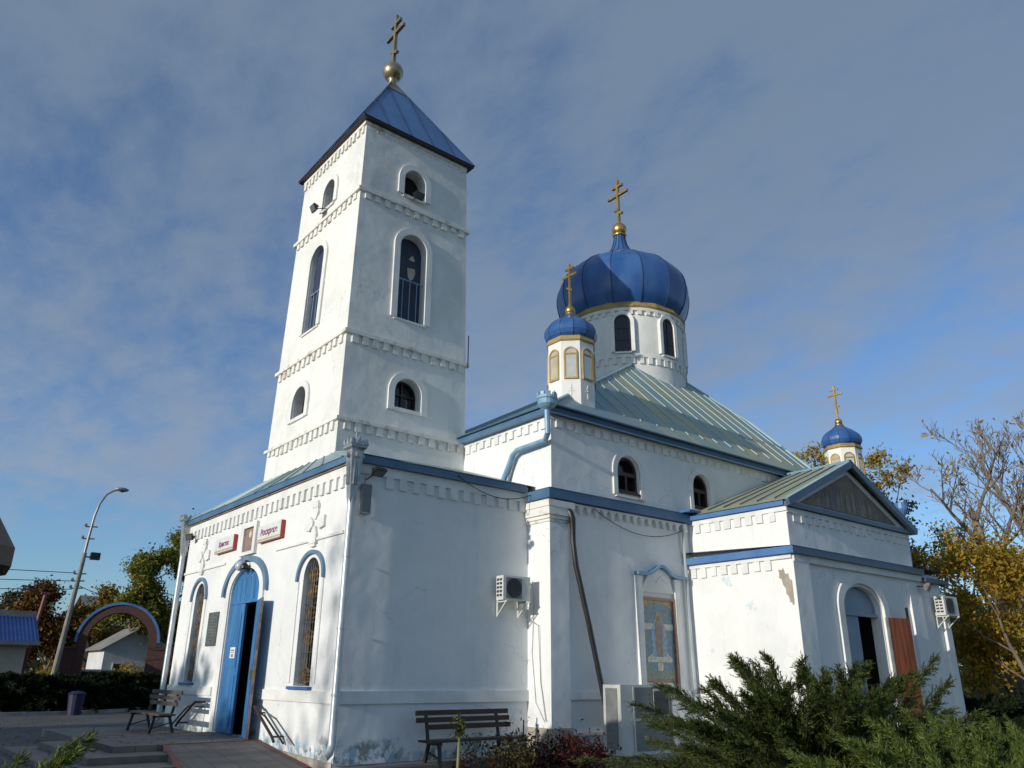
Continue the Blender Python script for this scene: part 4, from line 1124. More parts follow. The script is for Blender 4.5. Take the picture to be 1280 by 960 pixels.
for nme, cc in (('tess_sky', (0.20, 0.30, 0.36)), ('tess_cream', (0.66, 0.63, 0.52)), ('tess_gold', (0.50, 0.36, 0.18)), ('tess_blue', (0.27, 0.42, 0.58)), ('tess_brown', (0.30, 0.24, 0.20)), ('tess_green', (0.28, 0.34, 0.27)), ('tess_red', (0.38, 0.22, 0.17))):
    M[nme] = mat('mosaic ' + nme[5:], cc, tuple(v * .72 for v in cc), .5, 0, 9, .15, .003)
b_ = MB()
tm = ['tess_sky', 'tess_cream', 'tess_gold', 'tess_blue', 'tess_brown', 'tess_green', 'tess_red']
def pc(i, loop, w): b_.cur = i; b_.slab(fr, loop, .0, w)
U = 9.78
pc(0, [(9.12, 1.6), (10.44, 1.6), (10.44, 3.78), (9.12, 3.78)], -.02)
pc(2, [(9.12, 3.45)] + [(U + .66 * -math.cos(PI * j / 12), 3.42 + .3 * math.sin(PI * j / 12)) for j in range(13)] + [(10.44, 3.78), (9.12, 3.78)], -.024)
pc(1, [(9.12, 2.95), (10.44, 2.95), (10.44, 3.12), (9.12, 3.12)], -.024)
pc(1, [(9.2, 2.25)] + [(U + .55 * -math.cos(PI * j / 10), 2.12 + .22 * math.sin(PI * j / 10) * (1 if j % 2 else .7)) for j in range(11)] + [(10.3, 2.05), (9.25, 2.05)], -.025)
pc(3, [(U - .3, 2.2), (U + .3, 2.2), (U + .36, 2.7), (U + .22, 3.2), (U, 3.32), (U - .22, 3.2), (U - .36, 2.7)], -.028)
pc(4, [(U - .14, 2.2), (U + .14, 2.2), (U + .16, 2.8), (U - .16, 2.8)], -.031)
pc(4, [(U - .2, 2.8), (U + .2, 2.8), (U + .13, 3.14), (U - .13, 3.14)], -.033)
pc(2, [(U + .15 * math.cos(t), 3.28 + .16 * math.sin(t)) for t in [2 * PI * j / 14 for j in range(14)]], -.030)
pc(4, [(U + .075 * math.cos(t), 3.26 + .095 * math.sin(t)) for t in [2 * PI * j / 12 for j in range(12)]], -.035)
pc(1, [(U - .12, 1.82), (U + .12, 1.82), (U + .12, 2.03), (U - .12, 2.03)], -.029)
pc(5, [(9.12, 1.6), (10.44, 1.6), (10.44, 1.9), (10.2, 1.78), (9.95, 1.86), (9.6, 1.76), (9.3, 1.88), (9.12, 1.82)], -.027)
pc(6, [(9.12, 1.5), (10.44, 1.5), (10.44, 1.6), (9.12, 1.6)], -.03)
CP('niche_picture', b_, tm, parent=niche)
b_ = MB(); b_.boxf(fr, 10.44, 10.52, 1.3, 3.85, 0, -.1); b_.boxf(fr, 9.06, 10.52, 3.78, 3.86, 0, -.09); CP('picture_frame', b_, 'tess_red', parent=niche)

# --- rain goods
def hopper(b_, c, z, s_=1.0):
    b_.lathe([(.10 * s_, z - .55 * s_), (.24 * s_, z - .1), (.26 * s_, z), (.26 * s_, z + .12), (.22 * s_, z + .12)], c, 16)
    for i in range(10):
        a = 2 * PI * i / 10
        b_.boxf(around(c, .25 * s_, a), -.04, .04, z + .12, z + .22, .03, -.02)
b_ = MB()   # crowned zinc funnel and pipe on the south-west corner
cc = (-.14, -.14)
b_.lathe([(.09, 5.45), (.12, 5.6), (.21, 6.55), (.23, 6.75), (.30, 6.80), (.30, 6.86), (.26, 6.86)], cc, 4, ph=R(45))
for i in range(4):
    a = PI / 2 * i
    fr = around(cc, .205, a)
    for u in (-.17, 0, .17): b_.slab(fr, [(u - .075, 6.86), (u + .075, 6.86), (u + .05, 6.95), (u, 7.03 if u else 7.08), (u - .05, 6.95)], .01, -.02)
    b_.slab(fr, [(.07 * math.cos(t), 6.62 + .07 * math.sin(t)) for t in [2 * PI * j / 10 for j in range(10)]], .06, -.035)
    for u in (-.08, 0, .08): b_.boxf(fr, u * .6 - .012, u * .6 + .012, 5.9, 6.5, .14, .05)
b_.tube([(cc[0], cc[1], 7.05), (cc[0], cc[1], 7.24)], .018, 5); b_.boxf(lambda u, v, w: (cc[0] + w, cc[1] + u, v), -.06, .06, 7.14, 7.17, -.015, .015)
fun = CP('rain_funnel', b_, 'zinc', label='pressed zinc funnel with a small crown and cross')
b_ = MB(); b_.tube([(cc[0], cc[1], 5.6), (cc[0], cc[1], .25), (cc[0] - .06, cc[1] - .05, .08), (cc[0] - .22, cc[1] - .12, -.02)], .085, 12)
for z in (1.2, 2.6, 4.2): b_.lathe([(.09, z), (.1, z), (.1, z + .05), (.09, z + .05)], cc, 12)
CP('downpipe', b_, 'pipe_white', smooth='auto')
cc = (-.14, W + .14)
b_ = MB()
b_.lathe([(.09, 5.45), (.12, 5.6), (.22, 6.5), (.26, 6.7), (.32, 6.75), (.32, 6.82), (.26, 6.82)], cc, 4, ph=R(45))
for i in range(4):
    fr = around(cc, .21, PI / 2 * i)
    for u in (-.16, 0, .16): b_.slab(fr, [(u - .07, 6.82), (u + .07, 6.82), (u, 6.94)], .01, -.02)
CP('rain_funnel', b_, 'zinc')
b_ = MB(); b_.tube([(cc[0], cc[1], 5.6), (cc[0], cc[1], .3), (cc[0] - .2, cc[1], .05)], .09, 12); CP('downpipe', b_, 'pipe_white', smooth='auto')
b_ = MB()   # nave corner hopper and dog-leg pipe
cc = (5.24, -1.12)
b_.lathe([(.07, 8.70), (.20, 8.78), (.27, 8.86), (.27, 9.0), (.30, 9.02), (.30, 9.1), (.22, 9.1)], cc, 16)
for i in range(9): b_.boxf(around(cc, .28, 2 * PI * i / 9), -.05, .05, 9.1, 9.2, .05, -.01)
CP('rain_hopper', b_, 'pipe_blue')
b_ = MB(); b_.tube([(cc[0], cc[1], 8.75), (cc[0] + .02, cc[1], 8.05), (5.44, -.8, 7.92), (5.42, .42, 7.88), (5.42, .62, 7.78), (5.42, 1.15, 6.95)], .085, 10); CP('downpipe', b_, 'pipe_blue', smooth='auto', label='pale blue downpipe bent in a dog-leg across the upper wall')
b_ = MB(); b_.bar((5.5, .62, 7.80), (5.5, .98, 6.95), .035, .06); CP('pipe_bracket', b_, 'zinc')
b_ = MB(); cc = (26.3, -1.0); b_.lathe([(.07, 8.35), (.24, 8.6), (.28, 8.7), (.28, 8.95), (.2, 8.95)], cc, 14); b_.tube([(cc[0], cc[1], 8.4), (cc[0], cc[1], 0)], .08, 8); CP('rain_hopper', b_, 'blue_bright')
b_ = MB(); b_.tube([(11.1, -.96, 6.2), (11.12, -.96, 3.6), (11.14, -1.0, .3)], .05, 8); CP('downpipe', b_, 'pipe_white', smooth='auto')
b_ = MB(); b_.box(11.0, 11.6, -1.35, -.95, 6.55, 6.62); CP('rain_chute', b_, 'blue_bright')

# ------------------------------------------------------------------ things fixed to the church
# wall air conditioner
def wall_ac(name, loc, rot, label, group, side_dark=True):
    t = thing(name, loc, label, 'air conditioner', group)
    # local: width along x, front at -y, height z
    T0 = Vector(loc)
    def part_of(nm, mb, m_, t_):
        mb.v = [tuple(Vector(v) + T0) for v in mb.v]
        return globals()['part_of'](nm, mb, m_, t_)
    b_ = MB(); b_.box(-.44, .44, -.42, -.10, 0, .62)
    part_of('casing', b_, 'ac_white', t)
    b_ = MB(); b_.box(-.36, .16, -.432, -.42, .05, .57); part_of('fan_panel', b_, 'ac_grey', t)
    b_ = MB()
    for r_ in (.05, .10, .15, .20, .245): b_.tube([(-.10 + r_ * math.cos(a), -.438, .31 + r_ * math.sin(a)) for a in [2 * PI * i / 24 for i in range(25)]], .006, 4, False)
    for i in range(8): a = 2 * PI * i / 8; b_.tube([(-.10, -.438, .31), (-.10 + .25 * math.cos(a), -.438, .31 + .25 * math.sin(a))], .006, 4)
    part_of('fan_guard', b_, 'ac_dark', t)
    b_ = MB(); b_.slab(lambda u, v, w: (u, w, v), [(-.10 + .24 * math.cos(a), .31 + .24 * math.sin(a)) for a in [2 * PI * i / 24 for i in range(24)]], -.432, -.4335); part_of('fan', b_, 'ac_dark', t)
    b_ = MB()
    for i in range(5):
        for j in range(2): b_.box(-.446, -.44, -.36 + j * .13, -.26 + j * .13, .09 + i * .10, .15 + i * .10)
    part_of('side_grille', b_, 'ac_dark', t)
    b_ = MB()
    for x in (-.34, .34):
        b_ = MB(); b_.box(x - .02, x + .02, -.46, .02, -.05, -.005); b_.box(x - .02, x + .02, -.06, -.0, -.40, .1); b_.bar((x, -.42, -.03), (x, -.03, -.38), .03, .03)
        part_of('bracket', b_, 'ac_white', t)
    t.rotation_euler = (0, 0, rot)
    return t
wall_ac('air_conditioner', (4.72, -.06, 3.50), R(-3), 'white air conditioner with a round fan guard on the porch wall above the bench', None)
wall_ac('air_conditioner', (20.0, VY - .05, 3.66), R(-4), 'white air conditioner high on the side porch wall beside the red brown door leaf', None)
# standing air conditioner
t = thing('standing_air_conditioner', (7.45, -2.1, GZ), 'tall white standing air conditioner with mesh side by the juniper', 'air conditioner')
b_ = MB(); b_.box(6.5, 8.45, -2.35, -1.75, -.16, 1.46); part_of('casing', b_, 'ac_white', t)
b_ = MB(); b_.box(6.488, 6.50, -2.24, -1.84, -.02, 1.38); part_of('side_mesh', b_, 'ac_grey', t)
b_ = MB(); b_.box(6.95, 8.40, -2.362, -2.35, -.08, 1.40); part_of('front_panel', b_, 'ac_grey', t)
b_ = MB(); b_.box(6.85, 8.42, -2.372, -2.362, .62, .67); b_.box(6.93, 6.98, -2.374, -2.362, -.1, 1.42); b_.box(7.7, 8.3, -2.368, -2.362, .7, 1.36); part_of('front_frame', b_, 'ac_white', t)
b_ = MB(); b_.box(7.72, 8.28, -2.3745, -2.3685, .74, 1.3); part_of('fan_grille', b_, 'ac_dark', t)
b_ = MB(); b_.box(6.4, 8.6, -2.45, -1.65, -.30, -.165); part_of('base', b_, 'concrete_pale', t)
# floodlights
def flood(name, loc, yaw, tilt, label, s_=1.0, arm=None):
    t = thing(name, loc, label, 'floodlight')
    L = Vector(loc)
    b_ = MB()
    Rm = Matrix.Rotation(yaw, 3, 'Z') @ Matrix.Rotation(tilt, 3, 'X')
    fr = lambda u, v, w: tuple(L + Rm @ Vector((u * s_, w * s_, v * s_)))
    b_.boxf(fr, -.2, .2, -.15, .15, -.06, .02); b_.boxf(fr, -.17, .17, -.12, .12, .02, .08)
    part_of('housing', b_, 'black', t)
    b_ = MB(); b_.boxf(fr, -.17, .17, -.12, .12, -.068, -.06); part_of('lens', b_, 'lens', t)
    b_ = MB()
    for a in ([arm] if arm else [(L + Rm @ Vector((0, .1, -.1)))]): b_.tube([L, a], .02 * s_, 6)
    b_.boxf(fr, -.23, -.2, -.05, .05, -.02, .10); b_.boxf(fr, .2, .23, -.05, .05, -.02, .10)
    part_of('bracket', b_, 'black', t)
    return t
flood('floodlight', (3.25, 3.2, 17.18), R(0), R(35), 'black floodlight on the sill of the shaded top tower opening', .85, (3.15, 3.6, 17.12))
flood('floodlight', (.75, 6.15, 17.12), R(-90), R(25), 'black floodlight on the sill of the sunlit top tower opening', .85, (1.2, 5.9, 17.15))
flood('floodlight', (-.25, 11.3, 6.05), R(-60), R(20), 'small black floodlight under the porch eave beside the far downpipe', .7, (-.02, 11.4, 6.05))
flood('floodlight', (.42, -.38, 6.27), R(5), R(60), 'black floodlight under the shaded porch eave above the speaker box', .8, (.25, -.03, 6.1))
flood('floodlight', (18.75, VY - .35, 4.52), R(10), R(35), 'black floodlight on the side porch corner under the blue eave', .9, (18.5, VY - .05, 4.55))
t = thing('speaker_box', (.27, -.1, 5.3), 'narrow grey speaker box on the porch wall beside the crowned funnel', 'loudspeaker')
b_ = MB(); b_.box(.16, .38, -.16, -.02, 5.3, 5.98); part_of('case', b_, 'ac_grey', t)
b_ = MB(); b_.box(.15, .16, -.15, -.02, 5.27, 5.98); b_.box(.155, .385, -.165, -.015, 5.26, 5.298); b_.tube([(.25, -.04, 5.98), (.25, -.04, 6.2)], .015, 6); part_of('mount', b_, 'zinc', t)
# signs with lettering
def sign(name, y0, y1, z0, z1_, text, tsize, label, ty):
    t = thing(name, (0, (y0 + y1) / 2, z0), label, 'sign')
    fr = FW(0)
    b_ = MB(); b_.boxf(fr, y0, y1, z0, z1_, -.02, -.13); part_of('case', b_, 'red', t)
    b_ = MB(); b_.boxf(fr, y0 + .005, y1 - .005, z0 + .005, z1_ - .005, -.13, -.14); part_of('face', b_, 'sign_white', t)
    b_ = MB(); b_.boxf(fr, y0 + .03, y1 - .03, z0 + .03, z0 + .08, -.14, -.144); part_of('border', b_, 'sign_gold', t)
    cu = bpy.data.curves.new('lettering', 'FONT'); cu.body = text; cu.size = tsize; cu.extrude = .003; cu.align_x = 'CENTER'; cu.align_y = 'CENTER'; cu.shear = .1; cu.offset = .004
    tmp = bpy.data.objects.new('tmp', cu); col.objects.link(tmp)
    bpy.context.view_layer.update()
    me = bpy.data.meshes.new_from_object(tmp.evaluated_get(bpy.context.evaluated_depsgraph_get()))
    bpy.data.objects.remove(tmp)
    me.name = 'lettering'; me.materials.clear(); me.materials.append(M['ink'])
    # text lies in xy; reading direction runs towards -Y on a wall facing -X
    mt = Matrix(((0, 0, -1), (-1, 0, 0), (0, 1, 0))).to_4x4()
    mt.translation = Vector((-.146, ty, (z0 + z1_) / 2 + .01)) - Vector(t.location)
    me.transform(mt)
    o = bpy.data.objects.new('lettering', me); col.objects.link(o); o.parent = t
sign('sign', 7.35, 8.95, 5.22, 5.68, 'Христос', .22, 'white sign with red sides reading Христос, beyond the framed icon', 8.15)
sign('sign', 3.85, 5.45, 5.17, 5.64, 'Воскресе', .25, 'white sign with red sides reading Воскресе, nearer the church corner', 4.65)
t = thing('icon', (0, 6.3, 5.04), 'small red brown icon in a white frame above the blue door', 'icon')
b_ = MB(); b_.boxf(FW(0), 5.94, 6.64, 5.05, 5.73, -.004, -.03); part_of('panel', b_, 'tess_red', t)
b_ = MB(); b_.slab(FW(0), [(6.14, 5.08), (6.42, 5.08), (6.4, 5.45), (6.16, 5.45)], -.03, -.036); part_of('robe', b_, 'tess_brown', t)
b_ = MB(); b_.slab(FW(0), [(6.28 + .1 * math.cos(a), 5.55 + .1 * math.sin(a)) for a in [2 * PI * i / 14 for i in range(14)]], -.03, -.038); part_of('halo', b_, 'tess_cream', t)
t = thing('plaque', (0, 8.5, 2.43), 'dark bronze plaque on the white wall between the blue door and the far window', 'plaque')
b_ = MB(); b_.boxf(FW(0), 8.08, 8.92, 2.43, 3.42, -.002, -.04); part_of('plate', b_, 'slate', t)
b_ = MB()
for i in range(9):
    z = 3.25 - i * .09; ww = rs_.uniform(.2, .32)
    b_.boxf(FW(0), 8.5 - ww, 8.5 + ww, z, z + .025, -.04, -.044)
part_of('relief_lines', b_, 'slate_line', t)
t = thing('notice', (.19, 6.75, 2.06), 'white paper notice taped on the blue door leaf', 'notice')
b_ = MB(); b_.boxf(FW(.04), 6.55, 6.92, 2.06, 2.36, -.004, -.008); part_of('sheet', b_, 'paper', t)
b_ = MB()
b_.boxf(FW(.04), 6.62, 6.86, 2.26, 2.29, -.008, -.010); b_.boxf(FW(.04), 6.60, 6.88, 2.21, 2.225, -.008, -.010); part_of('print', b_, 'slate', t)
b_ = MB(); b_.boxf(FW(.04), 6.66, 6.82, 2.09, 2.17, -.008, -.010); part_of('mark', b_, 'tess_red', t)
t = thing('porch_lamp', (-.1, 6.2, 4.5), 'round glass lamp hanging under the blue door hood', 'lamp')
b_ = MB(); b_.tube([(-.02, 6.0, 4.72), (-.2, 6.0, 4.72), (-.2, 6.0, 4.62)], .025, 8); b_.lathe([(.05, 4.66), (.12, 4.58), (.12, 4.5)], (-.2, 6.0), 14); part_of('bracket', b_, 'black', t)
M['globe'] = NT('milky lamp globe').fin((0.55, 0.56, 0.56), .15, 0, None, .6)
b_ = MB(); b_.ball((-.2, 6.35, 4.6), .14, 16); b_.tube([(-.05, 6.3, 4.7), (-.2, 6.35, 4.7)], .03, 6); part_of('globe', b_, 'globe', t, smooth=True)
# handrails
def rail(y, label, s_):
    t = thing('handrail', (-.3, y, .1), label, 'handrail')
    b_ = MB()
    P_ = [(0, .78), (-.15, .78), (-.55 * 1.55, .22), (-.7 * 1.6, .08)]
    b_.tube([(-.08, y + .12 * s_, .86), (-.28, y, .86), (-.30, y + .1 * -s_, .86), (-.32, y - 1.35 * 1.0 * s_, .26), (-.32, y - 1.5 * s_, .14)], .035, 8)
    part_of('grip', b_, 'brown', t)
    b_ = MB()
    b_.tube([(-.30, y - .75 * s_, .70), (-.30, y - 2.0 * s_, .14)], .026, 8); b_.tube([(-.02, y - .1 * s_, .72), (-.30, y - .1 * s_, .72)], .022, 6)
    b_.tube([(-.02, y - 1.35 * s_, .24), (-.32, y - 1.35 * s_, .24)], .022, 6); b_.tube([(-.31, y - .3 * s_, .78), (-.31, y - .78 * s_, .68)], .022, 6)
    part_of('bracket', b_, 'black', t)
    return t
rail(3.95, 'dark steel handrail with a pale rail on the wall by the ramp', 1)
rail(8.2, 'dark steel handrail behind the bench by the far window', -1)
# drain hose
t = MB(); t.tube([(6.10, -.98, 6.03), (6.13, -1.06, 5.9), (6.20, -1.06, 5.75), (6.22, -1.05, 5.1), (6.3, -1.06, 4.5), (6.72, -1.08, 2.97), (7.25, -1.12, .8), (7.45, -1.2, -.1), (7.5, -1.4, -.28)], [.07, .09, .09, .075, .075, .075, .075, .075, .075], 10)
tag(t.build('drain_hose', 'hose', smooth='auto'), 'long black plastic hose slanting down the nave wall from the cornice', 'hose')
def cable(name, pts, r, label, mat_='black', sag=None):
    b_ = MB(); b_.tube(pts, r, 5)
    return tag(b_.build(name, mat_), label, 'cable')
def cat(a, b, sag, n=14): return [tuple(Vector(a).lerp(Vector(b), i / n) - Vector((0, 0, sag * 4 * (i / n) * (1 - i / n)))) for i in range(n + 1)]
cable('cable', cat((2.9, -.19, 6.62), (5.35, -.3, 6.42), .32), .012, 'black cable sagging under the porch eave towards the pilaster')
cable('cable', cat((7.1, -1.0, 6.18), (11.2, -.98, 6.05), .48), .012, 'black cable sagging across the nave wall under the arched corbels')
cable('cable', [(5.2, -.12, 3.6), (5.33, -.1, 3.1), (5.42, -.5, 2.9), (5.45, -.55, 1.5), (5.44, -.75, .6), (5.9, -1.02, .35), (7.0, -1.1, -.1)], .011, 'thin grey cable hanging from the air conditioner down the lit pilaster', 'zinc')
cable('cable', [(5.34, -.35, 4.05), (5.44, -.3, 3.6), (5.45, -.2, 2.2), (5.45, -.35, 1.0), (5.45, -.7, .55)], .010, 'second thin cable on the lit pilaster, nearest the porch wall', 'zinc')
cable('refrigerant_pipe', [(5.16, -.25, 3.95), (5.32, -.25, 3.97), (5.38, -.12, 4.0), (5.47, -.1, 4.02)], .03, 'short copper pipe joining the air conditioner to the lit pilaster', 'copper')

# ------------------------------------------------------------------ benches
def bench(name, loc, rot, label, mat_, L=2.8):
    t = thing(name, loc, label, 'bench')
    # local: length along x, front towards -y
    def bpart(nm, mb, m_): return part_of(nm, mb, m_, t)
    T0 = Vector(loc)
    def sh(b_): b_.v = [tuple(Vector(v) + T0) for v in b_.v]; return b_
    b_ = MB()
    for i in range(3): b_.box(-L / 2, L / 2 + .1, -.50 + i * .16, -.37 + i * .16, .50, .545)
    bpart('seat', sh(b_), mat_)
    for z, y in ((.62 + .12, -.02), (.62 + .27, .03), (.62 + .42, .08)):
        b_ = MB(); b_.box(-L / 2 + (.25 if z < .8 else 0), L / 2 - .05, y, y + .04, z, z + .11); bpart('back_slat', sh(b_), mat_)
    for x in (-L / 2 + .30, L / 2 - .42):
        b_ = MB()
        b_.bar((x, -.02, .46), (x, .12, 1.12), .07, .05); b_.bar((x, -.52, .47), (x, 0, .47), .07, .06)
        b_.bar((x, -.46, .46), (x - .03, -.55, 0), .07, .06); b_.bar((x, -.05, .46), (x, .10, 0), .07, .06)
        b_.bar((x, -.5, .16), (x, .02, .3), .03, .03)
        bpart('leg_frame', sh(b_), 'black')
    t.rotation_euler = (0, 0, rot)
    return t
def rotfix(t):
    return t
bench('bench', (3.12, -.55, GZ + .04), R(1.5), 'dark brown slatted bench against the shaded porch wall under the air conditioner', 'bench_wood')
bench('bench', (-.95, 9.25, .02), R(-90), 'worn grey slatted bench on the terrace beside the entrance', 'bench_grey', 2.9)

# ------------------------------------------------------------------ plants
def np_mesh(name, V, Fq, matn, parent=None):
    me = bpy.data.meshes.new(name)
    V = np.asarray(V, dtype=np.float32); Fq = np.asarray(Fq, dtype=np.int32)
    n, k_ = Fq.shape
    me.vertices.add(len(V)); me.vertices.foreach_set('co', V.ravel())
    me.loops.add(n * k_); me.loops.foreach_set('vertex_index', Fq.ravel())
    me.polygons.add(n); me.polygons.foreach_set('loop_start', np.arange(0, n * k_, k_, dtype=np.int32)); me.polygons.foreach_set('loop_total', np.full(n, k_, dtype=np.int32))
    me.materials.append(M[matn]); me.update(calc_edges=True); me.validate()
    o = bpy.data.objects.new(name, me); col.objects.link(o)
    if parent: o.parent = parent
    return o
def unit(a): return a / (np.linalg.norm(a, axis=-1, keepdims=True) + 1e-9)
def leaves(name, centers, size, matn, parent, flat=.3, aspect=.6):
    n = len(centers)
    nrm = unit(rng.normal(size=(n, 3)) + np.array([0, 0, flat]))
    a = unit(np.cross(nrm, rng.normal(size=(n, 3))))
    b = np.cross(nrm, a)
    s_ = size * rng.uniform(.6, 1.3, (n, 1))
    a = a * s_; b = b * s_ * aspect
    V = np.stack([centers - a, centers - b * .9 + nrm * s_ * .15, centers + a, centers + b * .9 + nrm * s_ * .15], 1).reshape(-1, 3)
    return np_mesh(name, V, np.arange(4 * n).reshape(n, 4), matn, parent)

def skeleton(h, r0, levels, seed, spread=.6, first=.3, up=.15, kids=(3, 4), lean=(0, 0), seglen=5, shrink=.68, wig=.12):
    rd = random.Random(seed)
    tubes = []; tips = []
    def grow(p, d, L, r, lv):
        n = seglen if lv > 0 else seglen + 3
        pts = [Vector(p)]; rs = [r]
        d = Vector(d)
        for i in range(n):
            d = (d + Vector((rd.gauss(0, wig), rd.gauss(0, wig), rd.gauss(0, wig) + up * .25))).normalized()
            pts.append(pts[-1] + d * L / n); rs.append(r * (1 - .62 * (i + 1) / n))
        tubes.append((pts, rs, lv))
        if lv >= levels:
            tips.extend(pts[2:]); return
        if lv >= levels - 1: tips.extend(pts[3:])
        k_ = rd.randint(*kids) + (2 if lv == 0 else 0)
        for j in range(k_):
            t = (first if lv == 0 else .35) + (1 - (first if lv == 0 else .35)) * (j + rd.random() * .8) / k_
            i = min(n - 1, int(t * n)); q = pts[i].lerp(pts[i + 1], t * n - i)
            az = rd.uniform(0, 2 * PI); 
            ax = d.orthogonal().normalized(); ax.rotate(Matrix.Rotation(az, 3, d))
            base = (pts[i + 1] - pts[i]).normalized()
            nd = (base * (1 - spread) + ax * spread * rd.uniform(.8, 1.3) + Vector((0, 0, up))).normalized()
            grow(q, nd, L * shrink * rd.uniform(.7, 1.1) * (1.0 - .25 * t), rs[i] * .62, lv + 1)
    grow((0, 0, 0), (lean[0], lean[1], 1), h, r0, 0)
    return tubes, tips
def tree(name, loc, h, label, leaf, seed, cat_='tree', group=None, r0=None, levels=3, spread=.6, first=.3, per=14, lsize=.2, cl=.5, bark='bark', up=.15, lean=(0, 0), density=1.0, kids=(3, 4), wig=.12, shrink=.6, trunkfrac=.80, minr=.012, keepz=None):
    loc = Vector(loc)
    t = thing(name, loc, label, cat_, group)
    tubes, tips = skeleton(h * trunkfrac, r0 or h * .022, levels, seed, spread, first, up, kids, lean, shrink=shrink, wig=wig)
    b_ = MB()
    for pts, rs, lv in tubes:
        b_.tube(pts, [max(minr, x) for x in rs], 7 if lv == 0 else 5 if lv == 1 else 4, False)
    o = b_.build('trunk', bark, None, True); o.parent = t
    if leaf and per > 0:
        tp_ = np.array([tuple(p) for p in tips])
        if keepz is not None: tp_ = tp_[tp_[:, 2] < keepz]
        if density < 1: tp_ = tp_[rng.random(len(tp_)) < density]
        # uneven: some tips carry many leaves, some few
        cnt = np.maximum(0, (per * rng.gamma(1.6, .62, len(tp_)))).astype(int)
        c_ = np.repeat(tp_, cnt, 0) + rng.normal(size=(cnt.sum(), 3)) * np.array([cl, cl, cl * .7]) * .7 * rng.uniform(.5, 1.3, (cnt.sum(), 1))
        leaves('crown', c_, lsize, leaf, t)
    return t

def juniper(name, loc, rad, h, label, leafs, seed, nb=150, sprig=34, blade=.085, wd=.011, cat_='shrub', group=None, az=None, elr=(8, 72), droop=.35, squash=(1, 1), nbld=9):
    """spreading juniper: arching stems, each feathered with sprigs of narrow needles"""
    r_ = np.random.default_rng(seed)
    t = thing(name, loc, label, cat_, group)
    stems = MB(); V = []; 
    for i in range(nb):
        a = r_.uniform(0, 2 * PI) if az is None else r_.uniform(*az)
        el = R(r_.uniform(*elr))
        base = np.array([r_.normal() * rad * .12, r_.normal() * rad * .12, .05])
        L = (rad * math.cos(el) + h * math.sin(el)) * r_.uniform(.72, 1.08)
        d = np.array([math.cos(a) * math.cos(el) * squash[0], math.sin(a) * math.cos(el) * squash[1], math.sin(el)]); d = d / np.linalg.norm(d)
        side = np.array([-math.sin(a), math.cos(a), 0])
        n = 9
        ts = np.linspace(0, 1, n + 1)[:, None]
        bend = r_.normal() * .12
        P_ = base + d * L * ts + np.array([0, 0, 1.0]) * L * (-droop * ts ** 2 * .5 + .12 * np.sin(ts * PI)) + side * L * bend * ts ** 2
        stems.tube([tuple(x) for x in P_[::3]], [.014, .010, .006, .002], 4, False)
        # sprigs
        m_ = sprig
        tt = .18 + .82 * r_.random(m_) ** .75
        idx = np.minimum((tt * n).astype(int), n - 1); fr_ = (tt * n - idx)[:, None]
        q = P_[idx] * (1 - fr_) + P_[idx + 1] * fr_
        dd = unit(P_[idx + 1] - P_[idx])
        sd_ = unit(r_.normal(size=(m_, 3)) * np.array([1, 1, .8]) + np.array([0, 0, .25]))
        sd_ = unit(dd * 1.35 + sd_ * .80)
        sl_ = (.07 + .17 * (1 - tt))[:, None] * (L / 1.6) * r_.uniform(.6, 1.3, (m_, 1))
        for k_ in range(nbld):
            f = (k_ + .3) / nbld
            o_ = q + sd_ * sl_ * f + np.array([0, 0, -.03]) * f * f
            bd = unit(sd_ * 1.1 + r_.normal(size=(m_, 3)) * .48)
            w_ = unit(np.cross(bd, r_.normal(size=(m_, 3)))) * wd * r_.uniform(.7, 1.3, (m_, 1))
            ln = blade * r_.uniform(.6, 1.25, (m_, 1)) * (1.1 - .35 * f)
            V.append(np.stack([o_ - w_, o_ + w_, o_ + bd * ln], 1))
        # leading tip
        tipn = 10
        o_ = P_[-1] + (P_[-1] - P_[-2]) * np.linspace(-1.2, .6, tipn)[:, None]
        bd = unit(unit((P_[-1] - P_[-2]))[None] * 1.3 + r_.normal(size=(tipn, 3)) * .4)
        w_ = unit(np.cross(bd, r_.normal(size=(tipn, 3)))) * wd
        V.append(np.stack([o_ - w_, o_ + w_, o_ + bd * blade], 1))
    V = np.concatenate(V, 0)
    V[..., 2] = np.maximum(V[..., 2], .01)
    V = V.reshape(-1, 3)
    o = stems.build('stem', 'bark_dark', None, True); o.parent = t
    np_mesh('foliage', V, np.arange(len(V)).reshape(-1, 3), leafs, t)
    return t

# foreground junipers
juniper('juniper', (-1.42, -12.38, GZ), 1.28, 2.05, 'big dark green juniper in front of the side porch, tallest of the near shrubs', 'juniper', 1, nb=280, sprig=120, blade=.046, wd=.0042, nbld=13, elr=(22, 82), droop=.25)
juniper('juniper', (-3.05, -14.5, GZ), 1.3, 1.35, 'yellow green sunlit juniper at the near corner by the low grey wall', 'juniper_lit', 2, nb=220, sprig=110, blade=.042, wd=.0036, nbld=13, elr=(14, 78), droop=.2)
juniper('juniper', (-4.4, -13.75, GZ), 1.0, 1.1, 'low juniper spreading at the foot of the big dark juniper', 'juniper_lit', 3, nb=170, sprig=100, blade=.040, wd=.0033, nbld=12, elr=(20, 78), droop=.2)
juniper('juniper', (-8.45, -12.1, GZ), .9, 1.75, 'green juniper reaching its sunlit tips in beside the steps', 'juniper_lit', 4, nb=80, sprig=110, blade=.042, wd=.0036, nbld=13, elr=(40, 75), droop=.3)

juniper('juniper', (-1.75, -14.35, GZ), 1.25, 1.5, 'sunlit yellow green juniper running to the right edge in front of the side porch end', 'juniper_lit', 9, nb=210, sprig=110, blade=.042, wd=.0036, nbld=13, elr=(16, 78), droop=.22)

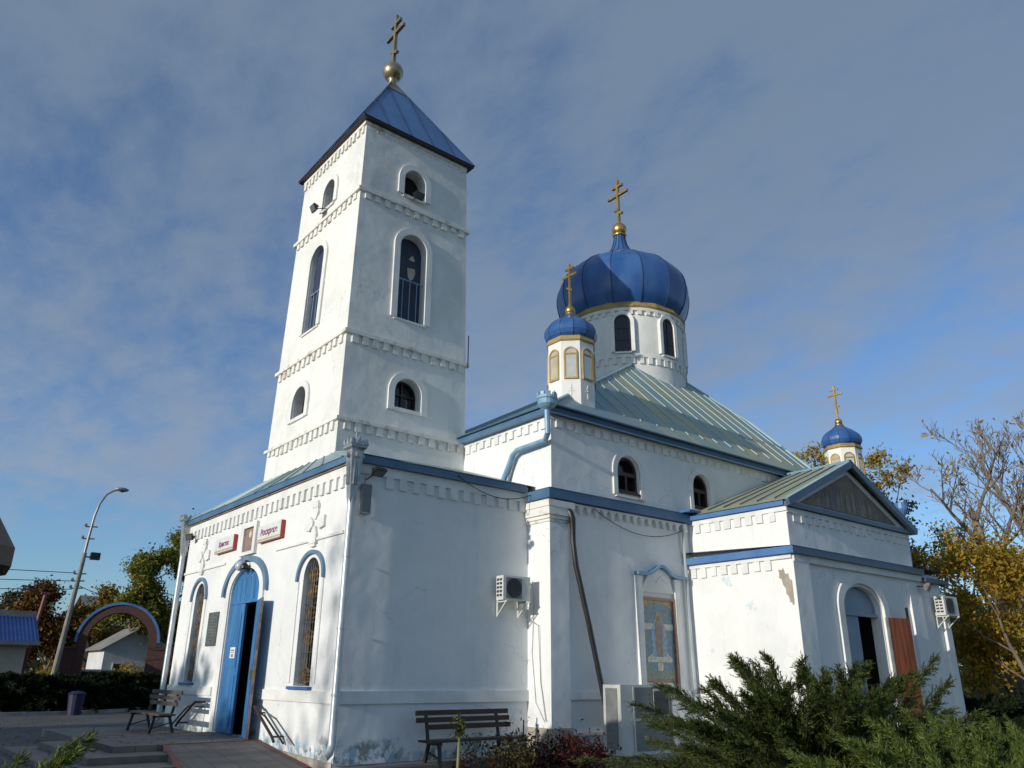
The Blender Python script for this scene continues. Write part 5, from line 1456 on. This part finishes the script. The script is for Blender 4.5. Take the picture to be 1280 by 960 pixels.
# small garden plants under the porch wall
def clump(name, loc, rad, h, label, leafn, seed, n=900, ls=.05, cat_='plant', stems_=14):
    r_ = np.random.default_rng(seed)
    t = thing(name, loc, label, cat_)
    b_ = MB(); tips = []
    for i in range(stems_):
        a = r_.uniform(0, 2 * PI); rr = rad * r_.uniform(.2, 1); hh = h * r_.uniform(.6, 1)
        p = [(0.1 * rr * math.cos(a), .1 * rr * math.sin(a), 0), (.6 * rr * math.cos(a), .6 * rr * math.sin(a), hh * .6), (rr * math.cos(a), rr * math.sin(a), hh)]
        b_.tube(p, [.012, .009, .005], 4, False); tips += [np.array(p[1]), np.array(p[2]), (np.array(p[1]) + np.array(p[2])) / 2]
    o = b_.build('stem', 'bark', None); o.parent = t
    tips = np.array(tips)
    c_ = tips[r_.integers(0, len(tips), n)] + r_.normal(size=(n, 3)) * rad * .16
    c_[:, 2] = np.maximum(c_[:, 2], .02)
    leaves('leaves', c_, ls, leafn, t, aspect=.45)
    return t
clump('barberry', (2.3, -4.6, GZ), .95, .85, 'wine red barberry bush between the bench and the standing air conditioner', 'leaf_red', 5, 2600, .045)
clump('withered_shrub', (.7, -5.0, GZ), .70, .85, 'withered brown green shrub in front of the bench end', 'leaf_dry', 6, 1500, .045)
clump('barberry', (-.5, -5.6, GZ), .55, .62, 'small wine red bush in front of the bench beside the pale stem', 'leaf_red', 7, 800, .04)
clump('barberry', (4.55, -3.35, GZ), .5, .45, 'small red leaved plant beside the standing air conditioner base', 'leaf_red', 17, 900, .045)
t = thing('canna', (4.3, -3.0, GZ), 'red flowering canna beside the standing air conditioner', 'flower')
b_ = MB()
for i in range(9):
    a = i * .7; b_.add([(0, 0, 0), (.12 * math.cos(a) - .04, .12 * math.sin(a), .3), (.28 * math.cos(a), .28 * math.sin(a), .55), (.12 * math.cos(a) + .04, .12 * math.sin(a) + .03, .3)], [(0, 1, 2, 3)])
o = b_.build('leaves', 'leaf_dull'); o.parent = t
leaves('petals', np.array([[.1, .0, .6], [-.15, .1, .55], [.2, -.1, .5], [0, .15, .62]])[rng.integers(0, 4, 90)] + rng.normal(size=(90, 3)) * .07, .045, 'petal', t)
t = thing('sapling', (-1.3, -6.4, GZ), 'single pale green stem with a tuft of leaves in front of the bench', 'plant')
b_ = MB(); b_.tube([(0, 0, 0), (.01, .01, .6), (.02, 0, 1.15)], [.03, .026, .02], 7); o = b_.build('stem', 'stem_green', None, True); o.parent = t
leaves('leaves', np.array([.02, 0, 1.2]) + rng.normal(size=(150, 3)) * np.array([.045, .045, .08]), .045, 'leaf_green', t, aspect=.35)
t = thing('garden_stake', (2.2, -3.7, GZ), 'old grey wooden stake leaning at the pilaster foot', 'stake')
b_ = MB(); b_.bar((0, 0, 0), (.05, .02, .85), .09, .07); b_.bar((.05, .02, .85), (.055, .02, 1.12), .02, .02); b_.bar((.18, -.05, 0), (.19, -.05, .32), .06, .06); o = b_.build('post', 'bench_grey'); o.parent = t

# --- right-hand garden
b_ = MB(); b_.box(20.5, 44, -7.2, -6.8, GZ, .12)
tag(b_.build('low_wall', 'concrete_pale'), 'low grey concrete wall beyond the junipers', 'wall')
b_ = MB(); b_.box(21, 44, -7.7, -7.25, GZ, GZ + .03); structure('garden_path', b_, 'red_tile')
for i, (x, y, s_) in enumerate(((22.5, -4.6, 1.0), (24.0, -5.6, .9), (26.0, -5.4, 1.05))):
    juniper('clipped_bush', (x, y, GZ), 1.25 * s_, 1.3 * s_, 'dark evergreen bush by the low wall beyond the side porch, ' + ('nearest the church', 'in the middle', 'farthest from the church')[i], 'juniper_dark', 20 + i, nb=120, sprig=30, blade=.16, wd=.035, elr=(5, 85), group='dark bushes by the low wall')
t = thing('garden_lamp', (30.0, -1.9, GZ), 'slim black garden lamp post with a small white head', 'lamp post')
b_ = MB(); b_.tube([(30.0, -1.9, GZ), (30.0, -1.9, 3.5)], [.07, .045], 8); part_of('pole', b_, 'black', t)
b_ = MB(); b_.box(29.95, 30.5, -2.0, -1.8, 3.5, 3.6); part_of('lamp_head', b_, 'sign_white', t)
t = thing('memorial_stone', (33.0, -1.4, GZ), 'dark rough memorial boulder under the golden trees', 'stone')
b_ = MB()
b_.lathe([(1.5, GZ), (1.65, .3), (1.45, .9), (1.1, 1.5), (.6, 1.85), (.05, 1.9)], (33.0, -1.4), 9)
b_.v = [tuple(np.array(v) + rng.normal(size=3) * .13) for v in b_.v]
part_of('boulder', b_, 'stone_dark', t)
t = thing('white_ornament', (33.4, -1.6, 1.8), 'small white ornament on top of the memorial boulder', 'ornament')
b_ = MB(); b_.lathe([(.16, 1.8), (.1, 2.1), (.2, 2.35), (.14, 2.6), (.02, 2.7)], (33.4, -1.6), 10); b_.tube([(33.4, -1.6, 2.2), (33.75, -1.8, 2.45)], .06, 6); part_of('figure', b_, 'sign_white', t, smooth=True)
# dry grass strip
cg = np.stack([rng.uniform(30, 60, 9000), rng.uniform(-9, 8, 9000), np.full(9000, GZ)], 1)
hg = rng.uniform(.5, 1.3, (9000, 1))
dx = rng.normal(size=(9000, 3)) * .25; dx[:, 2] = 1
wv = unit(np.cross(dx, rng.normal(size=(9000, 3)))) * .05
tag(np_mesh('dry_grass', np.stack([cg - wv, cg + wv, cg + dx * hg], 1).reshape(-1, 3), np.arange(27000).reshape(-1, 3), 'grass_dry'), 'tall straw coloured grass under the golden trees', 'grass', kind='stuff')
# trees on the right
tree('bare_tree', (40.4, -.6, GZ), 14.0, 'big pale tree with mostly bare branches rising over the side porch', 'leaf_gold', 41, r0=.42, levels=4, spread=.55, first=.22, per=1, lsize=.13, cl=.35, bark='bark_pale', up=.25, lean=(-.36, .30), density=.2, kids=(4, 5), wig=.11, shrink=.62, minr=.018)
tree('bare_tree', (42.5, -1.0, GZ), 15.0, 'thinner bare branched tree behind the big pale one', 'leaf_gold', 43, r0=.36, levels=4, spread=.5, first=.3, per=1, lsize=.13, cl=.35, bark='bark_pale', up=.3, lean=(-.2, .1), density=.2, kids=(4, 5), wig=.11, shrink=.6, minr=.018)
tree('autumn_tree', (31.5, -2.4, GZ), 8.4, 'golden autumn tree at the garden edge under the bare branches', 'leaf_gold', 44, levels=3, per=24, lsize=.11, cl=.5, first=.15, spread=.65)
tree('autumn_tree', (37.6, 2.4, GZ), 6.6, 'ochre tree behind the slim garden lamp', 'leaf_ochre', 45, levels=3, per=26, lsize=.13, cl=.55, first=.15, spread=.65)
tree('autumn_tree', (45.9, 8.4, GZ), 9.0, 'dull green tree right behind the side porch corner', 'leaf_green', 46, levels=3, per=20, lsize=.15, cl=.5, first=.3, spread=.6)
tree('autumn_tree', (23.6, -5.75, GZ), 6.6, 'golden leaved tree standing nearest the low wall', 'leaf_gold', 54, levels=3, per=40, lsize=.085, cl=.5, first=.3, spread=.6, r0=.10)
tree('autumn_tree', (50.0, 3.0, GZ), 8, 'rust brown tree farthest back in the garden', 'leaf_rust', 48, levels=3, per=22, lsize=.17, cl=.7, first=.08, spread=.7)
tree('autumn_tree', (46.0, 5.2, GZ), 6.5, 'low rust tree in the gap beside the side porch end', 'leaf_ochre', 49, levels=3, per=18, lsize=.17, cl=.6, first=.08, spread=.7)
tree('tall_tree', (44.6, 14.9, GZ), 18.0, 'tall tree with loose ochre tufts behind the far turret', 'leaf_gold', 57, levels=3, per=22, lsize=.14, cl=.5, first=.5, spread=.62)
tree('tall_tree', (46.6, 11.2, GZ), 16.0, 'ochre and green tree beside the far turret and pediment', 'leaf_yellowgreen', 58, levels=3, per=22, lsize=.14, cl=.5, first=.45, spread=.66)

n_ = 900
lx = np.stack([rng.uniform(-9, -.3, n_), rng.uniform(-2.5, 27, n_), np.full(n_, GZ + .012)], 1)
on_ = (lx[:, 0] > -3.4) & (lx[:, 1] > 4) & (lx[:, 1] < 7.5); lx[on_, 2] = .095
st2 = (lx[:, 0] > -5) & ~on_ & (lx[:, 1] > 1.0) & (lx[:, 1] < 9); lx = lx[~st2]
tag(leaves('fallen_leaves', lx, .06, 'leaf_ochre', None, flat=6), 'fallen yellow leaves scattered on the forecourt', 'leaves', kind='stuff')
# ------------------------------------------------------------------ left background
for i in range(9):
    x = -9 + i * 2.0 + rng.uniform(-.3, .3); y = 31.3 + (0 if i < 6 else (i - 5) * 1.6) + rng.uniform(-.4, .4)
    nm = ('nearest the gazebo', 'second from the gazebo', 'third from the gazebo', 'behind the leaning lamp post foot, towards the gazebo', 'behind the blue bin', 'just right of the blue bin', 'in front of the gate arch', 'under the right leg of the gate arch', 'closest to the church wall')[i]
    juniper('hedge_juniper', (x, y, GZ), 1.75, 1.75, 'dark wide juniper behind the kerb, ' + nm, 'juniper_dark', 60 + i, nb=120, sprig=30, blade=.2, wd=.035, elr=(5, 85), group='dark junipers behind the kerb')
t = thing('litter_bin', (.75, 28.4, GZ), 'dark blue litter bin in front of the juniper hedge', 'bin')
b_ = MB(); b_.lathe([(.30, GZ), (.38, .62), (.34, .62), (.3, .3)], (.75, 28.4), 14, cap=True); part_of('body', b_, 'bin_blue', t)
b_ = MB(); b_.lathe([(.40, .62), (.42, .66), (.25, .78), (.02, .80)], (.75, 28.4), 14); part_of('lid', b_, 'bin_blue', t)
# gate arch
gc = Vector((4.85, 39.4, GZ)); gd = Vector((.90, -.30, 0)).normalized(); gn = Vector((gd.y, -gd.x, 0))
def FG(u, v, w): q = gc + gd * u + gn * w; return (q.x, q.y, v)
t = thing('gate_arch', gc, 'round brick gate arch edged in blue behind the dark hedge', 'gate')
b_ = MB()
RI, RO, zs = 1.80, 2.28, 3.42
b_.slab(FG, [(RO * math.cos(a), zs + RO * math.sin(a)) for a in [PI * i / 24 for i in range(25)]] + [(-RO, GZ), (-RI, GZ)] + [(RI * math.cos(a), zs + RI * math.sin(a)) for a in [PI - PI * i / 24 for i in range(25)]] + [(RI, GZ), (RO, GZ)], -.35, .35, back=True)
part_of('arch', b_, 'brick', t)
b_ = MB()
b_.slab(FG, [((RO + .16) * math.cos(a), zs + (RO + .16) * math.sin(a)) for a in [PI * i / 24 for i in range(25)]] + [((RO + .004) * math.cos(a), zs + (RO + .004) * math.sin(a)) for a in [PI - PI * i / 24 for i in range(25)]], -.42, .42, back=True)
part_of('coping', b_, 'blue_bright', t)
for s_ in (-1, 1):
    b_ = MB(); b_.boxf(FG, s_ * RO + (0.004 if s_ > 0 else -1.0), s_ * RO + (1.0 if s_ > 0 else -.004), GZ, 3.0, -.4, .4); b_.boxf(FG, s_ * (RO + .5) - .6, s_ * (RO + .5) + .6, 3.004, 3.15, -.48, .48)
    part_of('pier', b_, 'brick', t)
# leaning lamp post
t = thing('lamp_post', (.55, 34.3, GZ), 'leaning concrete lamp post with a curved arm and a floodlight', 'lamp post')
lb_ = Vector((.55, 34.3, GZ)); lm = Vector((1.0, 34.2, 8.1))
b_ = MB(); b_.tube([lb_, lm], [.17, .11], 10); part_of('pole', b_, 'concrete_pole', t, smooth='auto')
b_ = MB(); b_.tube([Vector((.93, 34.2, 7.2)), Vector((1.02, 34.2, 8.8)), Vector((1.12, 34.18, 10.2)), Vector((1.27, 34.15, 11.0)), Vector((1.52, 34.1, 11.55)), Vector((1.85, 34.05, 11.82)), Vector((2.1, 34.0, 11.9))], [.09, .08, .07, .065, .06, .055, .05], 8); part_of('arm', b_, 'steel_pole', t, smooth='auto')
b_ = MB(); b_.lathe([(.02, -.12), (.16, -.02), (.2, .06), (.14, .14), (.02, .18)], (0, 0), 12); b_.v = [tuple(Vector((2.3 + v[0] * 2.0, 33.95 + v[1], 11.9 + v[2]))) for v in b_.v]; part_of('lamp_head', b_, 'steel_pole', t, smooth=True)
b_ = MB(); b_.box(1.3, 1.8, 34.0, 34.3, 7.75, 8.15); b_.box(.95, 1.35, 34.15, 34.25, 7.85, 7.92); part_of('floodlight', b_, 'black', t)
b_ = MB()
for z, dx_ in ((6.9, .95), (6.5, .93), (6.1, .91), (8.9, 1.03), (9.6, 1.08)): b_.tube([(dx_ - .3, 34.3, z), (dx_ + .35, 34.3, z + .05)], .04, 5); b_.ball((dx_ - .3, 34.3, z + .1), .09, 8)
part_of('insulators', b_, 'steel_pole', t)
for i, (z, sg, lb2) in enumerate(((6.95, .1, 'topmost'), (6.5, .35, 'middle'), (6.05, .5, 'lowest'))):
    cable('overhead_wire', cat((-30, 44, z + .6), (.7, 34.3, z), sg), .022, lb2 + ' overhead wire running from the leaning lamp post past the gazebo')
cable('overhead_wire', cat((.95, 34.3, 6.3), (11.6, 62, 8.5), .5), .022, 'overhead wire from the leaning lamp post to the far utility pole')
t = thing('utility_pole', (11.6, 62, GZ), 'far wooden utility pole with a crossbar behind the gate arch', 'utility pole')
b_ = MB(); b_.tube([(11.6, 62, GZ), (11.6, 62, 9.1)], [.16, .11], 8); part_of('pole', b_, 'concrete_pole', t)
b_ = MB(); b_.box(11.15, 12.05, 61.95, 62.05, 8.6, 8.7); part_of('crossbar', b_, 'concrete_pole', t)
# kiosk and red post
t = thing('kiosk', (-3.2, 40, GZ), 'cream kiosk with a bright blue profiled roof', 'kiosk')
b_ = MB(); b_.box(-7.5, -.35, 38, 43, GZ, 3.1); part_of('wall', b_, 'cream', t)
b_ = MB()
b_.add([(-7.9, 37.3, 3.25), (.15, 37.3, 3.25), (.15, 40.0, 4.75), (-7.9, 40.0, 4.75)], [(0, 1, 2, 3)])
for i in range(40): x = -7.85 + i * .2; b_.bar((x, 37.3, 3.27), (x, 40.0, 4.77), .06, .05)
part_of('roof', b_, 'blue_roof', t)
b_ = MB(); b_.box(-7.95, .2, 37.2, 37.3, 3.08, 3.28); b_.box(-7.9, .15, 40.0, 40.2, 4.7, 5.1); b_.add([(.16, 37.3, 3.2), (.16, 40, 3.2), (.16, 40, 4.74)], [(0, 1, 2)]); part_of('fascia', b_, 'asbestos', t)
b_ = MB(); b_.box(-3.4, -1.5, 37.95, 38.0, GZ, 1.9); part_of('door', b_, 'dark', t)
b_ = MB(); b_.tube([(-.1, 40.5, GZ), (.45, 40.4, 6.2)], .11, 8); b_.box(.2, .7, 40.3, 40.5, 6.15, 6.3)
tag(b_.build('metal_post', 'rust_post'), 'leaning red primed metal post beside the blue roofed kiosk', 'post')
# houses seen through the arch
def house(name, c, sx, sy, hw, hr, ax, label, wallm, roofm, wins_):
    t = thing(name, (c[0], c[1], GZ), label, 'house')
    x0, x1, y0, y1 = c[0] - sx / 2, c[0] + sx / 2, c[1] - sy / 2, c[1] + sy / 2
    b_ = MB()
    b_.box(x0, x1, y0, y1, GZ, hw)
    if ax == 'y': b_.add([(x0, y0, hw), (x1, y0, hw), (c[0], y0, hr - .1), (x0, y1, hw), (x1, y1, hw), (c[0], y1, hr - .1)], [(0, 1, 2), (3, 5, 4)])
    else: b_.add([(x0, y0, hw), (x0, y1, hw), (x0, c[1], hr - .1), (x1, y0, hw), (x1, y1, hw), (x1, c[1], hr - .1)], [(0, 1, 2), (3, 5, 4)])
    part_of('wall', b_, wallm, t)
    b_ = MB(); o_ = .4
    if ax == 'y': b_.add([(x0 - o_, y0 - o_, hw - .2), (c[0], y0 - o_, hr), (c[0], y1 + o_, hr), (x0 - o_, y1 + o_, hw - .2), (x1 + o_, y0 - o_, hw - .2), (x1 + o_, y1 + o_, hw - .2)], [(0, 1, 2, 3), (1, 4, 5, 2)])
    else: b_.add([(x0 - o_, y0 - o_, hw - .2), (x0 - o_, c[1], hr), (x1 + o_, c[1], hr), (x1 + o_, y0 - o_, hw - .2), (x0 - o_, y1 + o_, hw - .2), (x1 + o_, y1 + o_, hw - .2)], [(0, 1, 2, 3), (1, 4, 5, 2)])
    part_of('roof', b_, roofm, t)
    for u in wins_:
        b_ = MB(); b_.box(c[0] + u - .45, c[0] + u + .45, y0 - .06, y0, 1.0, 2.3); w_ = part_of('window', b_, 'white_wall', t)
        b_ = MB(); b_.box(c[0] + u - .37, c[0] + u + .37, y0 - .07, y0 - .06, 1.08, 2.22); o = b_.build('pane', 'glass'); o.data.transform(Matrix.Translation(-Vector((c[0], c[1], GZ)))); o.parent = w_
    return t
house('brick_house', (12.3, 66, 0), 9, 10, 5.7, 8.3, 'x', 'orange brick house with a grey sheet roof seen over the gate arch', 'brick_orange', 'asbestos', (-3, 0, 3))
house('white_house', (8.0, 48.4, 0), 4.6, 4.6, 3.3, 4.8, 'y', 'small white house with a grey gable seen through the gate arch', 'white_wall', 'asbestos', (-1.2, 1.2))
t = thing('car', (5.0, 43.5, GZ), 'silver parked car seen through the gate arch', 'car')
b_ = MB(); FCx = lambda u, v, w: (5.0 + u * 1.3, 43.5 + w * 1.3, GZ + v * 1.35)
b_.slab(FCx, [(-2.2, .3), (2.2, .3), (2.25, .8), (1.5, .95), (-2.2, .95)], -.8, .8, back=True); part_of('body', b_, 'car_paint', t)
b_ = MB(); b_.slab(FCx, [(-1.9, .954), (1.3, .954), (.6, 1.5), (-1.3, 1.5)], -.7, .7, back=True); part_of('windows', b_, 'glass', t)
b_ = MB(); b_.slab(FCx, [(-1.35, 1.504), (.65, 1.504), (.4, 1.58), (-1.1, 1.58)], -.72, .72, back=True); part_of('roof', b_, 'car_paint', t)
for x in (-1.35, 1.35):
    for y in (-.75, .75):
        b_ = MB(); b_.tube([(5.0 + x * 1.3, 43.5 + y * 1.3 - .13, GZ + .43), (5.0 + x * 1.3, 43.5 + y * 1.3 + .13, GZ + .43)], .43, 16); part_of('wheel', b_, 'rubber', t)
# grey fence by the kiosk
b_ = MB(); b_.box(.9, 1.0, 42.0, 42.1, GZ, 1.9)
for i in range(18): b_.box(-.3 + i * .13, -.2 + i * .13, 42.0, 42.04, GZ, 1.8 + .05 * (i % 2))
tag(b_.build('picket_fence', 'asbestos'), 'grey picket fence between the kiosk and the gate arch', 'fence')
# gazebo at the frame edge
gz = (-9.47, -3.2)
t = thing('gazebo', (gz[0], gz[1], GZ), 'gazebo with a dark domed roof at the edge of the forecourt', 'gazebo')
b_ = MB(); b_.lathe([(2.32, 2.98), (2.4, 3.0), (2.4, 3.25), (2.12, 3.68), (1.55, 4.03), (.8, 4.3), (.03, 4.42)], gz, 12, ph=R(10)); b_.lathe([(.02, 2.98), (2.32, 2.98)], gz, 12, ph=R(10)); part_of('roof', b_, 'gazebo', t)
for i in range(6):
    a = R(20 + 60 * i); b_ = MB(); px_, py_ = gz[0] + 2.05 * math.cos(a), gz[1] + 2.05 * math.sin(a)
    b_.tube([(px_, py_, GZ), (px_, py_, 2.98)], .085, 8); part_of('post', b_, 'gazebo', t)
# trees, left background
tree('autumn_tree', (3.9, 54, GZ), 8.0, 'rust coloured tree behind the kiosk and the leaning lamp post', 'leaf_rust', 71, levels=3, per=60, lsize=.15, cl=.6, first=.2, spread=.62)
tree('autumn_tree', (6.9, 57, GZ), 8.0, 'ochre brown tree between the lamp post and the brick house', 'leaf_ochre', 72, levels=3, per=50, lsize=.15, cl=.6, first=.2, spread=.62)
tree('autumn_tree', (1.6, 62, GZ), 8.0, 'thin brown tree beyond the kiosk roof', 'leaf_dry', 73, levels=3, per=24, lsize=.15, cl=.5, first=.25, spread=.6)
tree('broad_tree', (9.2, 48.0, GZ), 12.2, 'big green and yellow tree between the gate arch and the church corner', 'leaf_yellowgreen', 85, levels=3, per=70, lsize=.12, cl=.5, first=.2, spread=.68)
tree('broad_tree', (7.7, 46.4, GZ), 10.5, 'lower green yellow tree against the gate arch', 'leaf_yellowgreen', 91, levels=3, per=70, lsize=.12, cl=.5, first=.15, spread=.65)
clump('yellow_shrub', (.3, 36.8, GZ), 1.2, 2.0, 'yellow green shrub at the foot of the leaning lamp post', 'leaf_gold', 77, 1400, .10, 'shrub')
clump('yellow_shrub', (7.0, 43.4, GZ), 1.1, 2.4, 'yellow green shrub inside the gate arch', 'leaf_gold', 78, 1200, .10, 'shrub')
# far treeline
tl = []
for i in range(60):
    a = R(-35 + 150 * i / 59); d_ = 150 + 25 * math.sin(i * 1.7)
    c0 = np.array([-8 + d_ * math.cos(a), -16 + d_ * math.sin(a), 2.2])
    tl.append(c0 + rng.normal(size=(420, 3)) * np.array([4.5, 4.5, 2.0]))
tl = np.concatenate(tl); tl[:, 2] = np.maximum(tl[:, 2], .1)
tag(leaves('treeline', tl, .8, 'leaf_dull', None), 'distant low belt of trees along the horizon', 'trees', kind='stuff')

# ------------------------------------------------------------------ trees west of the forecourt: they shade the paving and dapple the front
for i, y in enumerate((-6.5, -3.2, 0.2, 3.4, 6.6, 9.8, 13.2, 16.5)):
    hh = (9.0, 9.2, 9.0, 9.3, 9.3, 10.4, 11.0, 11.0)[i]
    tree('forecourt_tree', (-40 + rng.uniform(-2, 2), y - 1.5, GZ), hh, 'leafy tree in the row west of the forecourt', 'leaf_green', 80 + i, levels=3, per=34, lsize=.26, cl=.8, first=.05, spread=.7, group='row of trees west of the forecourt')

for i, (y, hh) in enumerate(((1.5, 15.5), (9.8, 16.5))):
    tree('forecourt_tree', (-47 + rng.uniform(-2, 2), y - 1.9, GZ), hh, 'tall thinly leaved tree behind the row west of the forecourt', 'leaf_ochre', 95 + i, levels=3, per=3, lsize=.13, cl=.5, first=.3, spread=.55, group='thin tall trees west of the forecourt')
